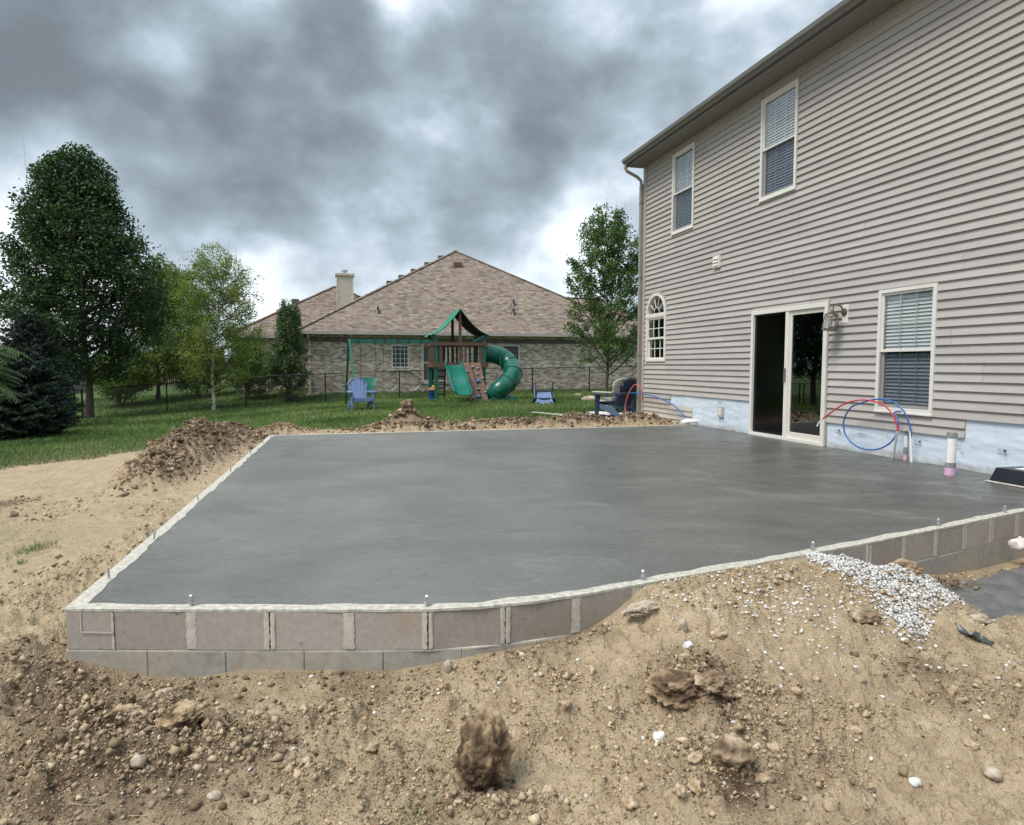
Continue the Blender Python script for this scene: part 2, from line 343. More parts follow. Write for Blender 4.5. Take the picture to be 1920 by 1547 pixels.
def slabdrop(x, y, h):
    sd = poly_sd(x, y, SLABPOLY)
    h = np.where(sd > .055, np.minimum(h, -.6), h)
    hx = (x - HO.x) * UW.x + (y - HO.y) * UW.y; hy = (x - HO.x) * NW.x + (y - HO.y) * NW.y
    return np.where((hx > .06) & (hx < 16) & ((hy > .06) | ((hy > -.15) & (hx > 2.35))), -.6, h)
def worley(x, y, f, seed):
    X = np.asarray(x, float) * f; Y = np.asarray(y, float) * f; X = X + .35 * vn(X * .9, Y * .9, seed + 7); Y = Y + .35 * vn(X * .9 + 5, Y * .9, seed + 8)
    ix = np.floor(X).astype(np.int64); iy = np.floor(Y).astype(np.int64); f1 = np.full(X.shape, 9.0); f2 = f1.copy(); rid = np.zeros(X.shape)
    for i in (-1, 0, 1):
        for j in (-1, 0, 1):
            cx, cy = ix + i, iy + j; d = np.hypot(cx + _h(cx, cy, seed) - X, cy + _h(cx, cy, seed + 1) - Y); q = d < f1
            f2 = np.where(q, f1, np.minimum(f2, d)); rid = np.where(q, _h(cx, cy, seed + 2), rid); f1 = np.where(q, d, f1)
    return f1, f2, rid
def clod_h(x, y, amt):
    out = 0
    for f, h, sd, pw in ((8.0, .040, 101, 2.6), (17.0, .024, 111, 1.8), (34.0, .011, 121, 1.0)):
        a, b, r = worley(x, y, f, sd); e = np.clip((b - a) / .42, 0, 1); e = e * e * (3 - 2 * e); dome = np.clip(1.05 - a * a * .9, 0, 1)
        out = out + h * e * dome * (r ** pw) * amt
    return out
def rough_h(x, y, g, hp):
    """clods and crumbs of bare soil"""
    near = np.exp(-np.hypot(x, y) / 9)
    a = fbm(x * 2.1, y * 2.1, 4, 21) * .05
    r = np.abs(fbm(x * 7, y * 7, 4, 31, .6)); b = (.3 - r) * .055
    c = fbm(x * 24, y * 24, 3, 41, .6) * .022 + np.abs(fbm(x * 55, y * 55, 2, 43, .6)) * .016 * near ** .5
    ly = np.clip(fbm(x * .9, y * .9, 3, 51) * 2 + .5, 0, 1)                      # smoother trodden areas and rougher areas
    left = np.clip((-2.6 - x) / 1.2, 0, 1) * np.clip((y - 2.6) / 1.5, 0, 1)
    amp = (.35 + .8 * ly) * (1 - .62 * left * np.clip(1 - hp * 9, 0, 1)) + np.clip(hp * 9, 0, 1.8)
    pat = np.clip(fbm(x * 1.9 + 3, y * 1.9, 4, 131) * 2.6 + .72, .15, 1.25) * (1 - .72 * left * np.clip(1 - hp * 9, 0, 1))
    cl = clod_h(x, y, np.clip(pat + np.clip(hp * 8, 0, 1.4), 0, 2.0)) * np.clip(1.35 - np.hypot(x, y) / 16, 0, 1)
    d = (a + b * .7 + c) * amp + cl
    return d * (1 - g) + g * (fbm(x * .7, y * .7, 3, 61) * .04) * np.clip(np.hypot(x, y) / 10, 0, 1)
def HG(x, y):
    x = np.asarray(x, float); y = np.asarray(y, float)
    g = grass_mask(x, y); hp = heap_h(x, y); h = H0(x, y) + hp
    sd = poly_sd(x, y, SLABPOLY); damp = np.clip(-sd / .12, .15, 1)
    h = h + rough_h(x, y, g, hp) * damp
    h = np.where((y < 7.5) | (sd > -.4), np.minimum(h, -.016 + .45 * np.clip(-sd, 0, 9)), h)
    far = np.clip((np.hypot(x, y) - 60) / 60, 0, 1)
    return h * (1 - far) + far * -.5
def hz(x, y): return float(HG(np.array([x]), np.array([y]))[0])
# ================================================================== GROUND
def px_poly(pts, z): return [tuple(atz(a, b, z))[:2] for a, b in pts]
SPILL = px_poly([(1755, 1100), (1790, 1084), (1850, 1072), (1920, 1052), (2200, 1000), (2300, 1130), (1960, 1150), (1905, 1158), (1865, 1176), (1815, 1158), (1775, 1125)], -.31)
GRAVEL = px_poly([(1535, 1046), (1575, 1062), (1660, 1064), (1722, 1074), (1770, 1098), (1785, 1122), (1752, 1146), (1712, 1184), (1672, 1172), (1600, 1136), (1545, 1106), (1490, 1080)], -.16)
DARK = [(*atz(a, b, -.3)[:2], r, w) for a, b, r, w in [(95, 1290, .28, 1), (150, 1330, .2, .7), (1300, 1310, .20, 1), (1370, 1450, .14, 1.1), (1400, 1370, .12, .5), (905, 1470, .16, .7), (1640, 1180, .16, .6), (1775, 1090, .12, 1.2), (700, 1280, .3, .5), (880, 1215, .22, .6), (1080, 1210, .2, .7), (230, 1400, .3, .6), (480, 1390, .25, .6), (60, 1500, .5, .5), (620, 1250, .2, .4), (330, 1300, .2, .35), (1230, 1170, .14, .6), (1860, 1320, .4, .35), (10, 960, .25, .8), (300, 1345, .35, .5), (1150, 1160, .15, .6), (1000, 1225, .16, .6), (1500, 1470, .3, .3), (1700, 1290, .25, .3), (800, 1470, .3, .3), (280, 1480, .4, .45)]]
def dark_mask(x, y):
    d = 0
    for cx, cy, r, w in DARK: d = d + w * np.exp(-((x - cx) ** 2 + (y - cy) ** 2) / r ** 2)
    return d
def build_ground():
    fine = np.radians(np.linspace(-46, 46, 780)); coarse = np.radians(np.linspace(50, 310, 66)[1:-1]); th = np.concatenate([fine, coarse]); n = len(th)
    r = [.9]
    while r[-1] < 1.8: r.append(r[-1] * 1.02)
    while r[-1] < 4.2: r.append(r[-1] * 1.0042)
    while r[-1] < 14: r.append(r[-1] * 1.0095)
    while r[-1] < 60: r.append(r[-1] * 1.02)
    while r[-1] < 900: r.append(r[-1] * 1.12)
    r = np.array(r); R_, T = np.meshgrid(r, th, indexing='ij'); x = R_ * np.sin(T); y = R_ * np.cos(T)
    z = HG(x, y); sp = np.clip(poly_sd(x, y, SPILL) * 14 + .2 + fbm(x * 7, y * 7, 3, 3) * 1.2, 0, 1)
    z = z * (1 - sp) + sp * (-.325 + fbm(x * 3, y * 3, 4, 8) * .03 + np.abs(fbm(x * 9, y * 9, 3, 12)) * -.02)
    z = slabdrop(x, y, z)
    V = np.stack([x, y, z], -1).reshape(-1, 3); m = len(r)
    V = np.vstack([V, [[0, 0, -.4]]]); i = np.arange(m - 1)[:, None] * n; j = np.arange(n)[None, :]; j2 = (j + 1) % n
    F = np.stack([i + j, i + j2, i + n + j2, i + n + j], -1).reshape(-1, 4)[:, ::-1]
    me = npmesh('ground', V, F)
    X, Y = V[:, 0], V[:, 1]
    g = grass_mask(X, Y); hp = heap_h(X, Y)
    vattr(me, 'grass', g); vattr(me, 'heap', np.clip(hp * 5, 0, 1) * (Y > 5)); vattr(me, 'dark', np.clip(dark_mask(X, Y), 0, 1.2)); vattr(me, 'spill', np.append(sp.ravel(), 0))
    # sparse seedlings on the trodden clay and the thin, grey-green strip of lawn along the dig
    dry = 1.2 * np.exp(-((X + 6.6) ** 2 / 6 + (Y - 11.6) ** 2 / 1.6)) + .5 * np.exp(-((X + 10) ** 2 / 9 + (Y - 11) ** 2 / .8)) + .6 * np.exp(-((X - .5) ** 2 / 18 + (Y - 14.2) ** 2 / .4)) + .9 * np.exp(-((X - 2.6) ** 2 / 2 + (Y - 16.8) ** 2 / 2))
    vattr(me, 'dry', np.clip(dry, 0, 1))
    weed = np.exp(-((X + 4.6) ** 2 / .5 + (Y - 5.2) ** 2 / .3)) + .7 * np.exp(-((X + 5.1) ** 2 / .3 + (Y - 6.0) ** 2 / .3)) + .5 * np.exp(-((X + 3.6) ** 2 / .3 + (Y - 4.9) ** 2 / .3))
    vattr(me, 'weed', np.clip(weed, 0, 1))
    clay = np.clip((-2.3 - X) / .8, 0, 1) * np.clip((Y - 2.9) / .8, 0, 1) * np.clip(1 - hp * 8, 0, 1)
    vattr(me, 'clay', clay)
    a1, b1, r1 = worley(X, Y, 19.0, 111); vattr(me, 'cell', r1); a2, b2, r2 = worley(X, Y, 9.0, 101); vattr(me, 'cell2', r2)
    s = NT('bare_soil_and_lawn'); oc = s.co()
    n1 = s.noise(1.1, 6, .6, oc); n2 = s.noise(7, 6, .65, oc); n3 = s.noise(60, 4, .7, oc); n4 = s.noise(.35, 3, .5, oc)
    soil = s.ramp(n2, [(.30, (.26, .188, .108)), (.44, (.39, .292, .178)), (.56, (.49, .378, .238)), (.70, (.60, .485, .33))])
    soil = s.mix(s.rmap(n1, .42, .60, 0, .8), soil, (.33, .245, .155))
    clayc = s.ramp(n2, [(.3, (.32, .235, .14)), (.5, (.43, .325, .20)), (.68, (.54, .42, .275))])
    clayc = s.mix(s.rmap(n1, .5, .66, 0, .6), clayc, (.36, .26, .16))
    soil = s.mix(s.attr('clay'), soil, clayc)
    soil = s.mix(s.rmap(n3, .34, .66, .0, .45), soil, s.mix(.55, soil, (.74, .62, .45)))
    soil = s.mix(s.rmap(s.attr('cell'), .2, 1, 0, .42), soil, (.64, .52, .36)); soil = s.mix(s.rmap(s.attr('cell2'), 0, .3, .28, 0), soil, (.27, .19, .115))
    vor = s.n('ShaderNodeTexVoronoi'); vor.inputs['Scale'].default_value = 75; s.l(oc, vor.inputs['Vector']); soil = s.mix(s.rmap(vor.outputs['Distance'], .1, .6, .0, .20), soil, (.24, .17, .10))
    dk = s.math('MULTIPLY', s.attr('dark'), s.rmap(n2, .32, .6, 1.15, .35), clamp=True)
    soil = s.mix(dk, soil, (.105, .070, .044))
    hpf = s.math('MULTIPLY', s.attr('heap'), s.rmap(n1, .35, .62, .95, .35), clamp=True)
    soil = s.mix(hpf, soil, s.ramp(n2, [(.35, (.16, .11, .07)), (.6, (.33, .24, .155))]))
    soil = s.mix(s.math('MULTIPLY', s.attr('weed'), s.rmap(n2, .42, .56, 0, .7), clamp=True), soil, (.16, .17, .09))
    gr = s.ramp(n2, [(.3, (.055, .095, .030)), (.5, (.080, .135, .042)), (.7, (.115, .175, .060))])
    gr = s.mix(s.rmap(n4, .4, .6, 0, .5), gr, (.080, .125, .045))
    gr = s.mix(s.math('MULTIPLY', s.attr('dry'), s.rmap(n2, .36, .58, .3, .95), clamp=True), gr, (.27, .245, .16))
    col = s.mix(s.attr('grass'), soil, gr)
    spc = s.ramp(n2, [(.35, (.10, .100, .098)), (.65, (.17, .17, .165))])
    col = s.mix(s.attr('spill'), col, spc)
    s.P(col=col, rough=s.mix(s.attr('spill'), (.93,) * 3, (.5,) * 3), spec=.22)
    hgt = s.math('ADD', s.math('ADD', s.math('MULTIPLY', vor.outputs['Distance'], -.8), s.math('MULTIPLY', n3, .5)), s.math('ADD', s.noise(170, 3, .6, oc), s.math('MULTIPLY', n2, 2.0)))
    st = s.n('ShaderNodeBump'); st.inputs['Distance'].default_value = .022; s.put(st.inputs['Strength'], s.rmap(s.attr('spill'), 0, 1, .7, .15)); s.l(hgt, st.inputs['Height'])
    s.P(normal=st.outputs[0])
    o = link('ground', me, s.m, smooth=True); tag(o, 'bare excavated clay in front running into green lawn', kind='structure')
build_ground()
# ---------- scattered pieces: low-poly clods joined into large masses
import bmesh
def ico(sub):
    bm = bmesh.new(); bmesh.ops.create_icosphere(bm, subdivisions=sub, radius=1)
    V = np.array([v.co[:] for v in bm.verts]); F = np.array([[v.index for v in f.verts] for f in bm.faces]); bm.free(); return V, F
ICO1, ICO2, ICO3 = ico(1), ico(2), ico(3)
OCT = (np.array([(1, 0, 0), (-1, 0, 0), (0, 1, 0), (0, -1, 0), (0, 0, 1), (0, 0, -1)], float), np.array([(0, 2, 4), (2, 1, 4), (1, 3, 4), (3, 0, 4), (2, 0, 5), (1, 2, 5), (3, 1, 5), (0, 3, 5)]))
def clods(name, x, y, z, size, mat, ico_=ICO1, flat=.75, jit=.30, kind='stuff', sink=.25, label=None, tint=None, smooth=False, parent=None):
    n = len(x); V0, F0 = ico_; k = len(V0)
    V = np.repeat(V0[None], n, 0) * (1 + jit * (rng.random((n, k, 1)) * 2 - 1))
    sc = np.stack([rng.uniform(.6, 1.45, n), rng.uniform(.5, 1.1, n), rng.uniform(flat * .7, flat * 1.1, n)], -1); V = V * sc[:, None, :]
    a = rng.uniform(0, 2 * np.pi, n); b = rng.normal(0, .5, n); ca, sa, cb, sb = np.cos(a), np.sin(a), np.cos(b), np.sin(b)
    X, Y, Z = V[..., 0], V[..., 1], V[..., 2]
    Y2 = Y * cb[:, None] - Z * sb[:, None]; Z2 = Y * sb[:, None] + Z * cb[:, None]
    X3 = X * ca[:, None] - Y2 * sa[:, None]; Y3 = X * sa[:, None] + Y2 * ca[:, None]
    V = np.stack([X3, Y3, Z2], -1) * size[:, None, None]; V[..., 0] += x[:, None]; V[..., 1] += y[:, None]; V[..., 2] += (z + size * flat * (1 - 2 * sink) * .6)[:, None]
    F = F0[None] + (np.arange(n) * k)[:, None, None]
    me = npmesh(name, V.reshape(-1, 3), F.reshape(-1, 3)); vattr(me, 'tint', np.repeat(rng.random(n) if tint is None else tint, k))
    o = link(name, me, mat, parent, smooth=smooth); return tag(o, label, kind=kind)
def clodmat(name, stops, rough=.92):
    s = NT(name); c = s.ramp(s.attr('tint'), stops); n = s.noise(45, 5, .65)
    c = s.mix(s.rmap(n, .35, .65, 0, .6), c, s.mix(1.0, c, (.50, .48, .46), 'MULTIPLY'))
    s.P(col=c, rough=rough, spec=.2, normal=s.bump(s.noise(110, 4, .65), .55, .006)); return s.m
M_CLOD = clodmat('tan_clods', [(0, (.26, .188, .112)), (.3, (.40, .30, .19)), (.75, (.53, .415, .275)), (1, (.66, .54, .38))])
M_DCLOD = clodmat('dark_clods', [(0, (.12, .083, .054)), (.45, (.24, .172, .115)), (.8, (.38, .285, .19)), (1, (.54, .43, .31))])
M_PEB = clodmat('white_pebbles', [(0, (.50, .48, .45)), (.4, (.70, .685, .66)), (1, (.86, .85, .83))], .8)
def outside(x, y, m=.02): 
    hx = (x - HO.x) * UW.x + (y - HO.y) * UW.y; hy = (x - HO.x) * NW.x + (y - HO.y) * NW.y
    return (poly_sd(x, y, SLABPOLY) < -m) & ~((hx > -.1) & (hy > -.02))
def scatter_sector(n, r0, r1, a0, a1, p=1.0):
    r = r0 * (r1 / r0) ** (rng.random(n) ** p); a = np.radians(rng.uniform(a0, a1, n)); return r * np.sin(a), r * np.cos(a)
def keep(x, y, f): k = f(x, y); return x[k], y[k]
def clump(x, y): return rng.random(len(x)) < np.clip(fbm(x * 1.9 + 3, y * 1.9, 4, 131) * 3.0 + .40 + .2 * dark_mask(x, y), .03, 1)
x, y = scatter_sector(105000, 1.9, 8.0, -47, 45, 1.1); x, y = keep(x, y, lambda x, y: outside(x, y) & (grass_mask(x, y) < .3) & (poly_sd(x, y, SPILL) < 0) & clump(x, y) & (rng.random(len(x)) < .8) & ((x > -2.4) | (rng.random(len(x)) < .45)))
sz = np.minimum(.0036 + .0040 * rng.pareto(2.6, len(x)), .017) * np.clip(np.hypot(x, y) / 3.2, .8, 1.6)
tx, ty = scatter_sector(100000, 1.9, 7.0, -46, 44, 1.15); tx, ty = keep(tx, ty, lambda x, y: outside(x, y) & (grass_mask(x, y) < .3) & (poly_sd(x, y, SPILL) < 0) & (rng.random(len(x)) < np.clip(fbm(x * 2.6, y * 2.6, 4, 73) * 2.4 + .62, .12, 1)) & ((x > -2.4) | (rng.random(len(x)) < .5)))
clods('soil_grit', tx, ty, HG(tx, ty), rng.uniform(.0016, .0042, len(tx)) * np.clip(np.hypot(tx, ty) / 3, .8, 1.5), M_CLOD, OCT, jit=.35, flat=.9, label='fine grit and crumbs covering the trampled clay')
clods('soil_crumbs', x, y, HG(x, y), sz, M_CLOD, OCT, jit=.38, flat=.85, label='loose tan crumbs of clay strewn over the bare foreground')
x, y = scatter_sector(60, 2.0, 5.5, -44, 42); x, y = keep(x, y, lambda x, y: outside(x, y, .03) & (poly_sd(x, y, SPILL) < -.03) & clump(x, y) & ((x > -2.3) | (rng.random(len(x)) < .2)))
clods('soil_lumps', x, y, HG(x, y), rng.uniform(.009, .020, len(x)) , M_CLOD, ICO2, jit=.34, label='fist sized lumps of dry clay among the crumbs')
# lumps on the heaps
hx_, hy_, hs_ = [], [], []
for cx, cy, ra, rb, t, hh in HEAPS:
    n = int(min(6000, 7500 * ra * rb + 300)); u = rng.normal(0, .52, n) * ra; v = rng.normal(0, .52, n) * rb; c, s_ = math.cos(t), math.sin(t)
    hx_.append(cx + c * u - s_ * v); hy_.append(cy + s_ * u + c * v); hs_.append(np.minimum(.006 + .007 * rng.pareto(2.6, n), .040) * (1.0 if cy > 6 else .5))
x, y, sz = map(np.concatenate, (hx_, hy_, hs_)); k = outside(x, y, .04) & (poly_sd(x, y, SPILL) < 0); x, y, sz = x[k], y[k], sz[k]
nb = sz > .026
nr = y < 6; clods('clay_clods', np.tile(x[nr], 2), np.tile(y[nr], 2), HG(np.tile(x[nr], 2) , np.tile(y[nr], 2)), np.tile(sz[nr], 2) * rng.uniform(.6, 1.3, nr.sum() * 2), M_CLOD, OCT, jit=.4, flat=.9, label='broken tan clods piled in ridges across the foreground'); x, y, sz, nb = x[~nr], y[~nr], sz[~nr], nb[~nr]
clods('dug_soil', x[~nb], y[~nb], HG(x[~nb], y[~nb]), sz[~nb] * 1.15, M_DCLOD, OCT, jit=.4, flat=.9, label='dark broken soil covering the heaps left of and behind the slab')
clods('heaped_lumps', x[nb], y[nb], HG(x[nb], y[nb]), sz[nb], M_DCLOD, ICO2, jit=.38, label='larger dark lumps on the heaps of dug soil')
# dark crumbs in the damp patches
px_, py_ = [], []
for cx, cy, r, w in DARK: n = int(3000 * r * w); px_.append(rng.normal(cx, r * .6, n)); py_.append(rng.normal(cy, r * .6, n))
x, y = np.concatenate(px_), np.concatenate(py_); x, y = keep(x, y, lambda x, y: outside(x, y, .02))
clods('damp_crumbs', x, y, HG(x, y), np.minimum(.003 + .005 * rng.pareto(2.6, len(x)), .020), M_DCLOD, OCT, jit=.4, flat=.9, label='dark damp crumbs in the turned patches of clay')
# white gravel
def in_poly(P, n, grow=0.0):
    xs = [p[0] for p in P]; ys = [p[1] for p in P]; x = rng.uniform(min(xs) - .1, max(xs) + .1, n); y = rng.uniform(min(ys) - .1, max(ys) + .1, n)
    return keep(x, y, lambda x, y: (poly_sd(x, y, P) + .09 * fbm(x * 6, y * 6, 3, 81) > -grow) & outside(x, y, .015))
x, y = in_poly(GRAVEL, 30000, .06); k = rng.random(len(x)) < np.clip(.35 + poly_sd(x, y, GRAVEL) * 6, .12, 1); x, y = x[k], y[k]; lay = rng.random(len(x)) * .022
clods('white_gravel', x, y, HG(x, y) + lay - .004, rng.uniform(.0055, .0125, len(x)), M_PEB, OCT, jit=.3, flat=.9, smooth=False, label='spill of white crushed gravel against the block wall')
x = np.concatenate([rng.normal(1.35, .32, 420), rng.normal(1.9, .8, 240), rng.uniform(-1.6, 3, 90)]); y = np.concatenate([rng.normal(3.5, .16, 420), rng.normal(3.3, .4, 240), rng.uniform(2.2, 3.1, 90)])
x, y = keep(x, y, lambda x, y: outside(x, y, .02)); clods('strewn_gravel', x, y, HG(x, y), rng.uniform(.004, .012, len(x)), M_PEB, ICO1, jit=.2, label='white gravel bits strewn over the clay beside the wall')
# ================================================================== LAWN BLADES
def blades(name, n, r0, r1, a0, a1, cond, mat, label, h0=.035, h1=.08, wk=.0011, pw=1.0):
    x, y = scatter_sector(n, r0, r1, a0, a1, pw); k = outside(x, y, .05) & cond(x, y); x, y = x[k], y[k]; n = len(x); d = np.hypot(x, y)
    z = HG(x, y) - .004; a = rng.uniform(0, 2 * np.pi, n); w = wk * d * rng.uniform(.7, 1.4, n) * .5; h = rng.uniform(h0, h1, n) * np.clip(.6 + d / 26, .8, 1.5)
    lean = rng.normal(0, .5, (n, 2)) * h[:, None]; dx, dy = np.cos(a) * w, np.sin(a) * w
    V = np.stack([np.stack([x - dx, y - dy, z], -1), np.stack([x + dx, y + dy, z], -1), np.stack([x + lean[:, 0], y + lean[:, 1], z + h], -1)], 1)
    me = npmesh(name, V.reshape(-1, 3), np.arange(n * 3).reshape(-1, 3)); t = np.clip(.5 + fbm(x * .5, y * .5, 3, 91) * 1.0 + rng.normal(0, .22, n), 0, 1); vattr(me, 'tint', np.repeat(t, 3))
    return tag(link(name, me, mat), label, kind='stuff')
M_GRASS = leafmat('grass_blades', [(.062, .105, .030), (.100, .165, .042), (.145, .22, .062), (.21, .245, .10)], .25, .6)
M_DRY = leafmat('thin_grass', [(.10, .13, .07), (.17, .19, .11), (.30, .28, .18), (.36, .32, .21)], .2, .8)
blades('lawn_grass', 290000, 8.5, 42, -46, 14, lambda x, y: rng.random(len(x)) < grass_mask(x, y) ** 1.5, M_GRASS, 'mown green grass of the back lawn', pw=1.0)
blades('grey_grass', 75000, 7, 19, -42, 14, lambda x, y: rng.random(len(x)) < (np.exp(-((x + 7.2) ** 2 / 12 + (y - 11.6) ** 2 / 2.4)) + .7 * np.exp(-((x - 0) ** 2 / 18 + (y - 14.1) ** 2 / .5)) + .4 * np.exp(-((x + 10) ** 2 / 9 + (y - 11) ** 2 / .8))) * (grass_mask(x, y) > .01), M_DRY, 'thin grey green grass along the edge of the dig')
def tuft_at(cx, cy, r, n, mat, label, name='grass_tuft', h=.05):
    x = rng.normal(cx, r, n); y = rng.normal(cy, r, n); z = HG(x, y) - .003; a = rng.uniform(0, 6.28, n); w = .0022 * rng.uniform(.6, 1.3, n); hh = rng.uniform(.4, 1, n) * h; ln = rng.normal(0, .55, (n, 2)) * hh[:, None]
    V = np.stack([np.stack([x - np.cos(a) * w, y - np.sin(a) * w, z], -1), np.stack([x + np.cos(a) * w, y + np.sin(a) * w, z], -1), np.stack([x + ln[:, 0], y + ln[:, 1], z + hh], -1)], 1)
    me = npmesh(name, V.reshape(-1, 3), np.arange(n * 3).reshape(-1, 3)); vattr(me, 'tint', np.repeat(rng.random(n), 3)); return tag(link(name, me, mat), label, kind='stuff')
g = atz(65, 1050, -.2); tuft_at(g.x, g.y, .07, 260, M_GRASS, 'small green grass tuft on the tan clay left of the wall')
g = atz(60, 1065, -.2); tuft_at(g.x + .02, g.y - .15, .03, 80, M_GRASS, 'tiny green sprig just in front of the larger tuft on the left clay', h=.04)
g = atz(775, 1536, -.34); tuft_at(g.x, g.y, .035, 130, M_GRASS, 'green grass sprig at the bottom edge below the big clod', h=.03)
# ================================================================== PATIO
M_BLOCK = simple('mauve_block_face', (.262, .222, .203), .9, .10, 5, .25, 220)
def dirty_block():
    s = NT('grey_footing_block'); n = s.noise(2.2, 5, .6); n2 = s.noise(14, 5, .65)
    c = s.mix(s.rmap(n2, .3, .7, 0, 1), (.26, .262, .25), (.38, .37, .34)); c = s.mix(s.rmap(n, .40, .68, 0, .7), c, (.42, .355, .26)); c = s.mix(s.rmap(s.noise(24, 5, .7), .5, .66, 0, .5), c, (.26, .20, .14))
    s.P(col=c, rough=.92, spec=.25, normal=s.bump(s.noise(200, 4, .6), .5, .003)); return s.m
M_BLOCK2 = dirty_block()
def stained_block():
    s = NT('tinted_block'); n = s.noise(3.1, 5, .6); n2 = s.noise(30, 5, .65); v = s.ramp(s.rand(), [(0, .82), (1, 1.08)])
    c = s.mix(s.rmap(n2, .3, .7, 0, 1), (.345, .300, .268), (.43, .378, .338)); c = s.mix(s.rmap(n, .52, .66, 0, .7), c, (.35, .285, .21)); c = s.mix(1.0, c, v, 'MULTIPLY')
    st = s.noise(9, 3, .5, stretch=(6, 6, .7)); c = s.mix(s.rmap(st, .58, .70, 0, .35), c, (.40, .36, .31))
    sp = s.noise(26, 4, .7); c = s.mix(s.rmap(sp, .66, .70, 0, .75), c, (.12, .085, .055))
    s.P(col=c, rough=.9, spec=.25, normal=s.bump(s.noise(220, 4, .6), .45, .003)); return s.m
M_BLOCK1 = stained_block()
M_MORTAR = simple('pale_mortar', (.56, .53, .47), .95, .16, 26, .7, 90)
M_SMEAR = simple('mortar_smear_on_face', (.50, .46, .385), .95, .18, 30, .4, 120)
M_STEEL = simple('zinc_plated_steel', (.55, .56, .57), .38, .1, 40, metal=.85)
M_RUST = simple('weathered_steel', (.20, .17, .15), .6, .2, 40, metal=.5)
wall = empty('block_wall', (0, 0, 0), 0, 'low concrete block wall in two courses framing the wet slab', 'wall')
def path_pts(P):
    P = [Vector((p[0], p[1], 0)) for p in P]; L = [0]
    for a, b in zip(P, P[1:]): L.append(L[-1] + (b - a).length)
    def f(s):
        s = max(0, min(L[-1], s)); i = max(k for k in range(len(L)) if L[k] <= s + 1e-9); i = min(i, len(P) - 2)
        t = (s - L[i]) / (L[i + 1] - L[i]); return P[i].lerp(P[i + 1], t)
    def nrm(s):          # outward = to the right of travel
        d = (f(min(s + .12, L[-1])) - f(max(s - .12, 0))).normalized(); return Vector((d.y, -d.x, 0))
    return f, nrm, L[-1]
def course(P, cuts, z0, z1, mat, name, depth=.19, out=0.0, gap=.004):
    f, nrm, Lt = path_pts(P)
    for a, b in zip(cuts, cuts[1:]):
        m = MB(); a2, b2 = a + gap, b - gap; o_ = out + rng.uniform(-.0015, .0015); e = .004
        pa, pb = f(a2) + nrm(a2) * o_, f(b2) + nrm(b2) * o_; ia, ib = f(a2) - nrm(a2) * depth, f(b2) - nrm(b2) * depth; t = (pb - pa).normalized() * e; na = nrm((a + b) / 2) * e
        ring = [pa - na, pa + t, pb - t, pb - na, ib, ia]
        lo = [p + Vector((0, 0, z0)) for p in ring]; hi = [p + Vector((0, 0, z1)) for p in ring]
        m.add(lo + hi, [tuple(range(6))[::-1], tuple(range(6, 12))] + [(i, (i + 1) % 6, 6 + (i + 1) % 6, 6 + i) for i in range(6)])
        m.build(name, mat, wall)
fF, nF, LF = path_pts(FRONT)
cuts = [0, .235]; s = .235 + .382
while s < LF: cuts.append(s); s += .384
cuts.append(LF)
course(FRONT, cuts, -.203, -.013, M_BLOCK1, 'concrete_block')
cuts2 = [0, .40]; s = .40 + .384
while s < LF: cuts2.append(s); s += .384
cuts2.append(LF)
course(FRONT, cuts2, -.405, -.213, M_BLOCK2, 'footing_block', out=.003, gap=.0010)
LEFTP = [LEFTFAR, FRONT[0]]; FARP = [(FARH.x, FARH.y), LEFTFAR]
lc = [.19 + .39 * i for i in range(int(8.2 / .39))]; lc = [0] + lc + [(Vector(LEFTFAR) - Vector(FRONT[0])).length - .192]
course(LEFTP, lc, -.203, -.013, M_BLOCK1, 'concrete_block')
fc = [.4 * i for i in range(int(t_far / .4))] + [t_far - .192]
course(FARP, fc, -.203, -.013, M_BLOCK1, 'concrete_block')
def ribbon(P, z0, z1, out, depth, name, mat, wob=0.0, step=.03, parent=wall):
    f, nrm, Lt = path_pts(P); n = int(Lt / step); rows = []; m = MB()
    for i in range(n + 1):
        s = Lt * i / n; k = nrm(s); w = wob * (fbm(np.array([s * 6]), np.array([3.1]), 4, 5)[0] * 2); w2 = wob * .25 * fbm(np.array([s * 9]), np.array([9.1]), 3, 6)[0]
        h = wob * .05 * fbm(np.array([s * 14]), np.array([1.1]), 3, 7)[0]
        a = f(s) + k * (out + w2); b = f(s) - k * (depth + w); rows.append([(a.x, a.y, z0), (a.x, a.y, z1 - .002), ((a.x * .93 + b.x * .07), (a.y * .93 + b.y * .07), z1 + h), (b.x, b.y, z1 + h), (b.x, b.y, z0)])
    m.sheet(rows); return m.build(name, mat, parent, smooth=True)
M_CAP = simple('rough_mortar_cap', (.46, .435, .38), .95, .34, 30, 1.0, 60)
ribbon(FRONT, -.0135, .001, .0015, .068, 'mortar_cap', M_CAP, .012)
ribbon(LEFTP, -.0135, .0005, .0015, .075, 'mortar_cap', M_CAP, .012)
ribbon(FARP, -.0135, .0005, .0015, .09, 'mortar_cap', M_CAP, .012)
ribbon(FRONT, -.2125, -.2035, -.002, .15, 'bed_joint', M_SMEAR, .01)
ribbon(FRONT, -.40, -.014, -.028, .15, 'mortar_core', M_MORTAR, 0.0, .1)
def smear(s, w, z0, z1, off=.0):
    m = MB(); n = 14; rows = []; c = s
    for i in range(n + 1):
        z = z0 + (z1 - z0) * i / n; a = c - w / 2 * (1 + rng.uniform(-.22, .2)); b = c + w / 2 * (1 + rng.uniform(-.22, .2)); k = nF(s)
        pa = fF(a) + k * (.0016); pb = fF(b) + k * .0016; pc = fF(c) + k * .0026
        rows.append([(pa.x, pa.y, z), (pc.x, pc.y, z), (pb.x, pb.y, z)])
    m.sheet(rows, .001, nF(s)); m.build('mortar_smear', M_SMEAR, wall)
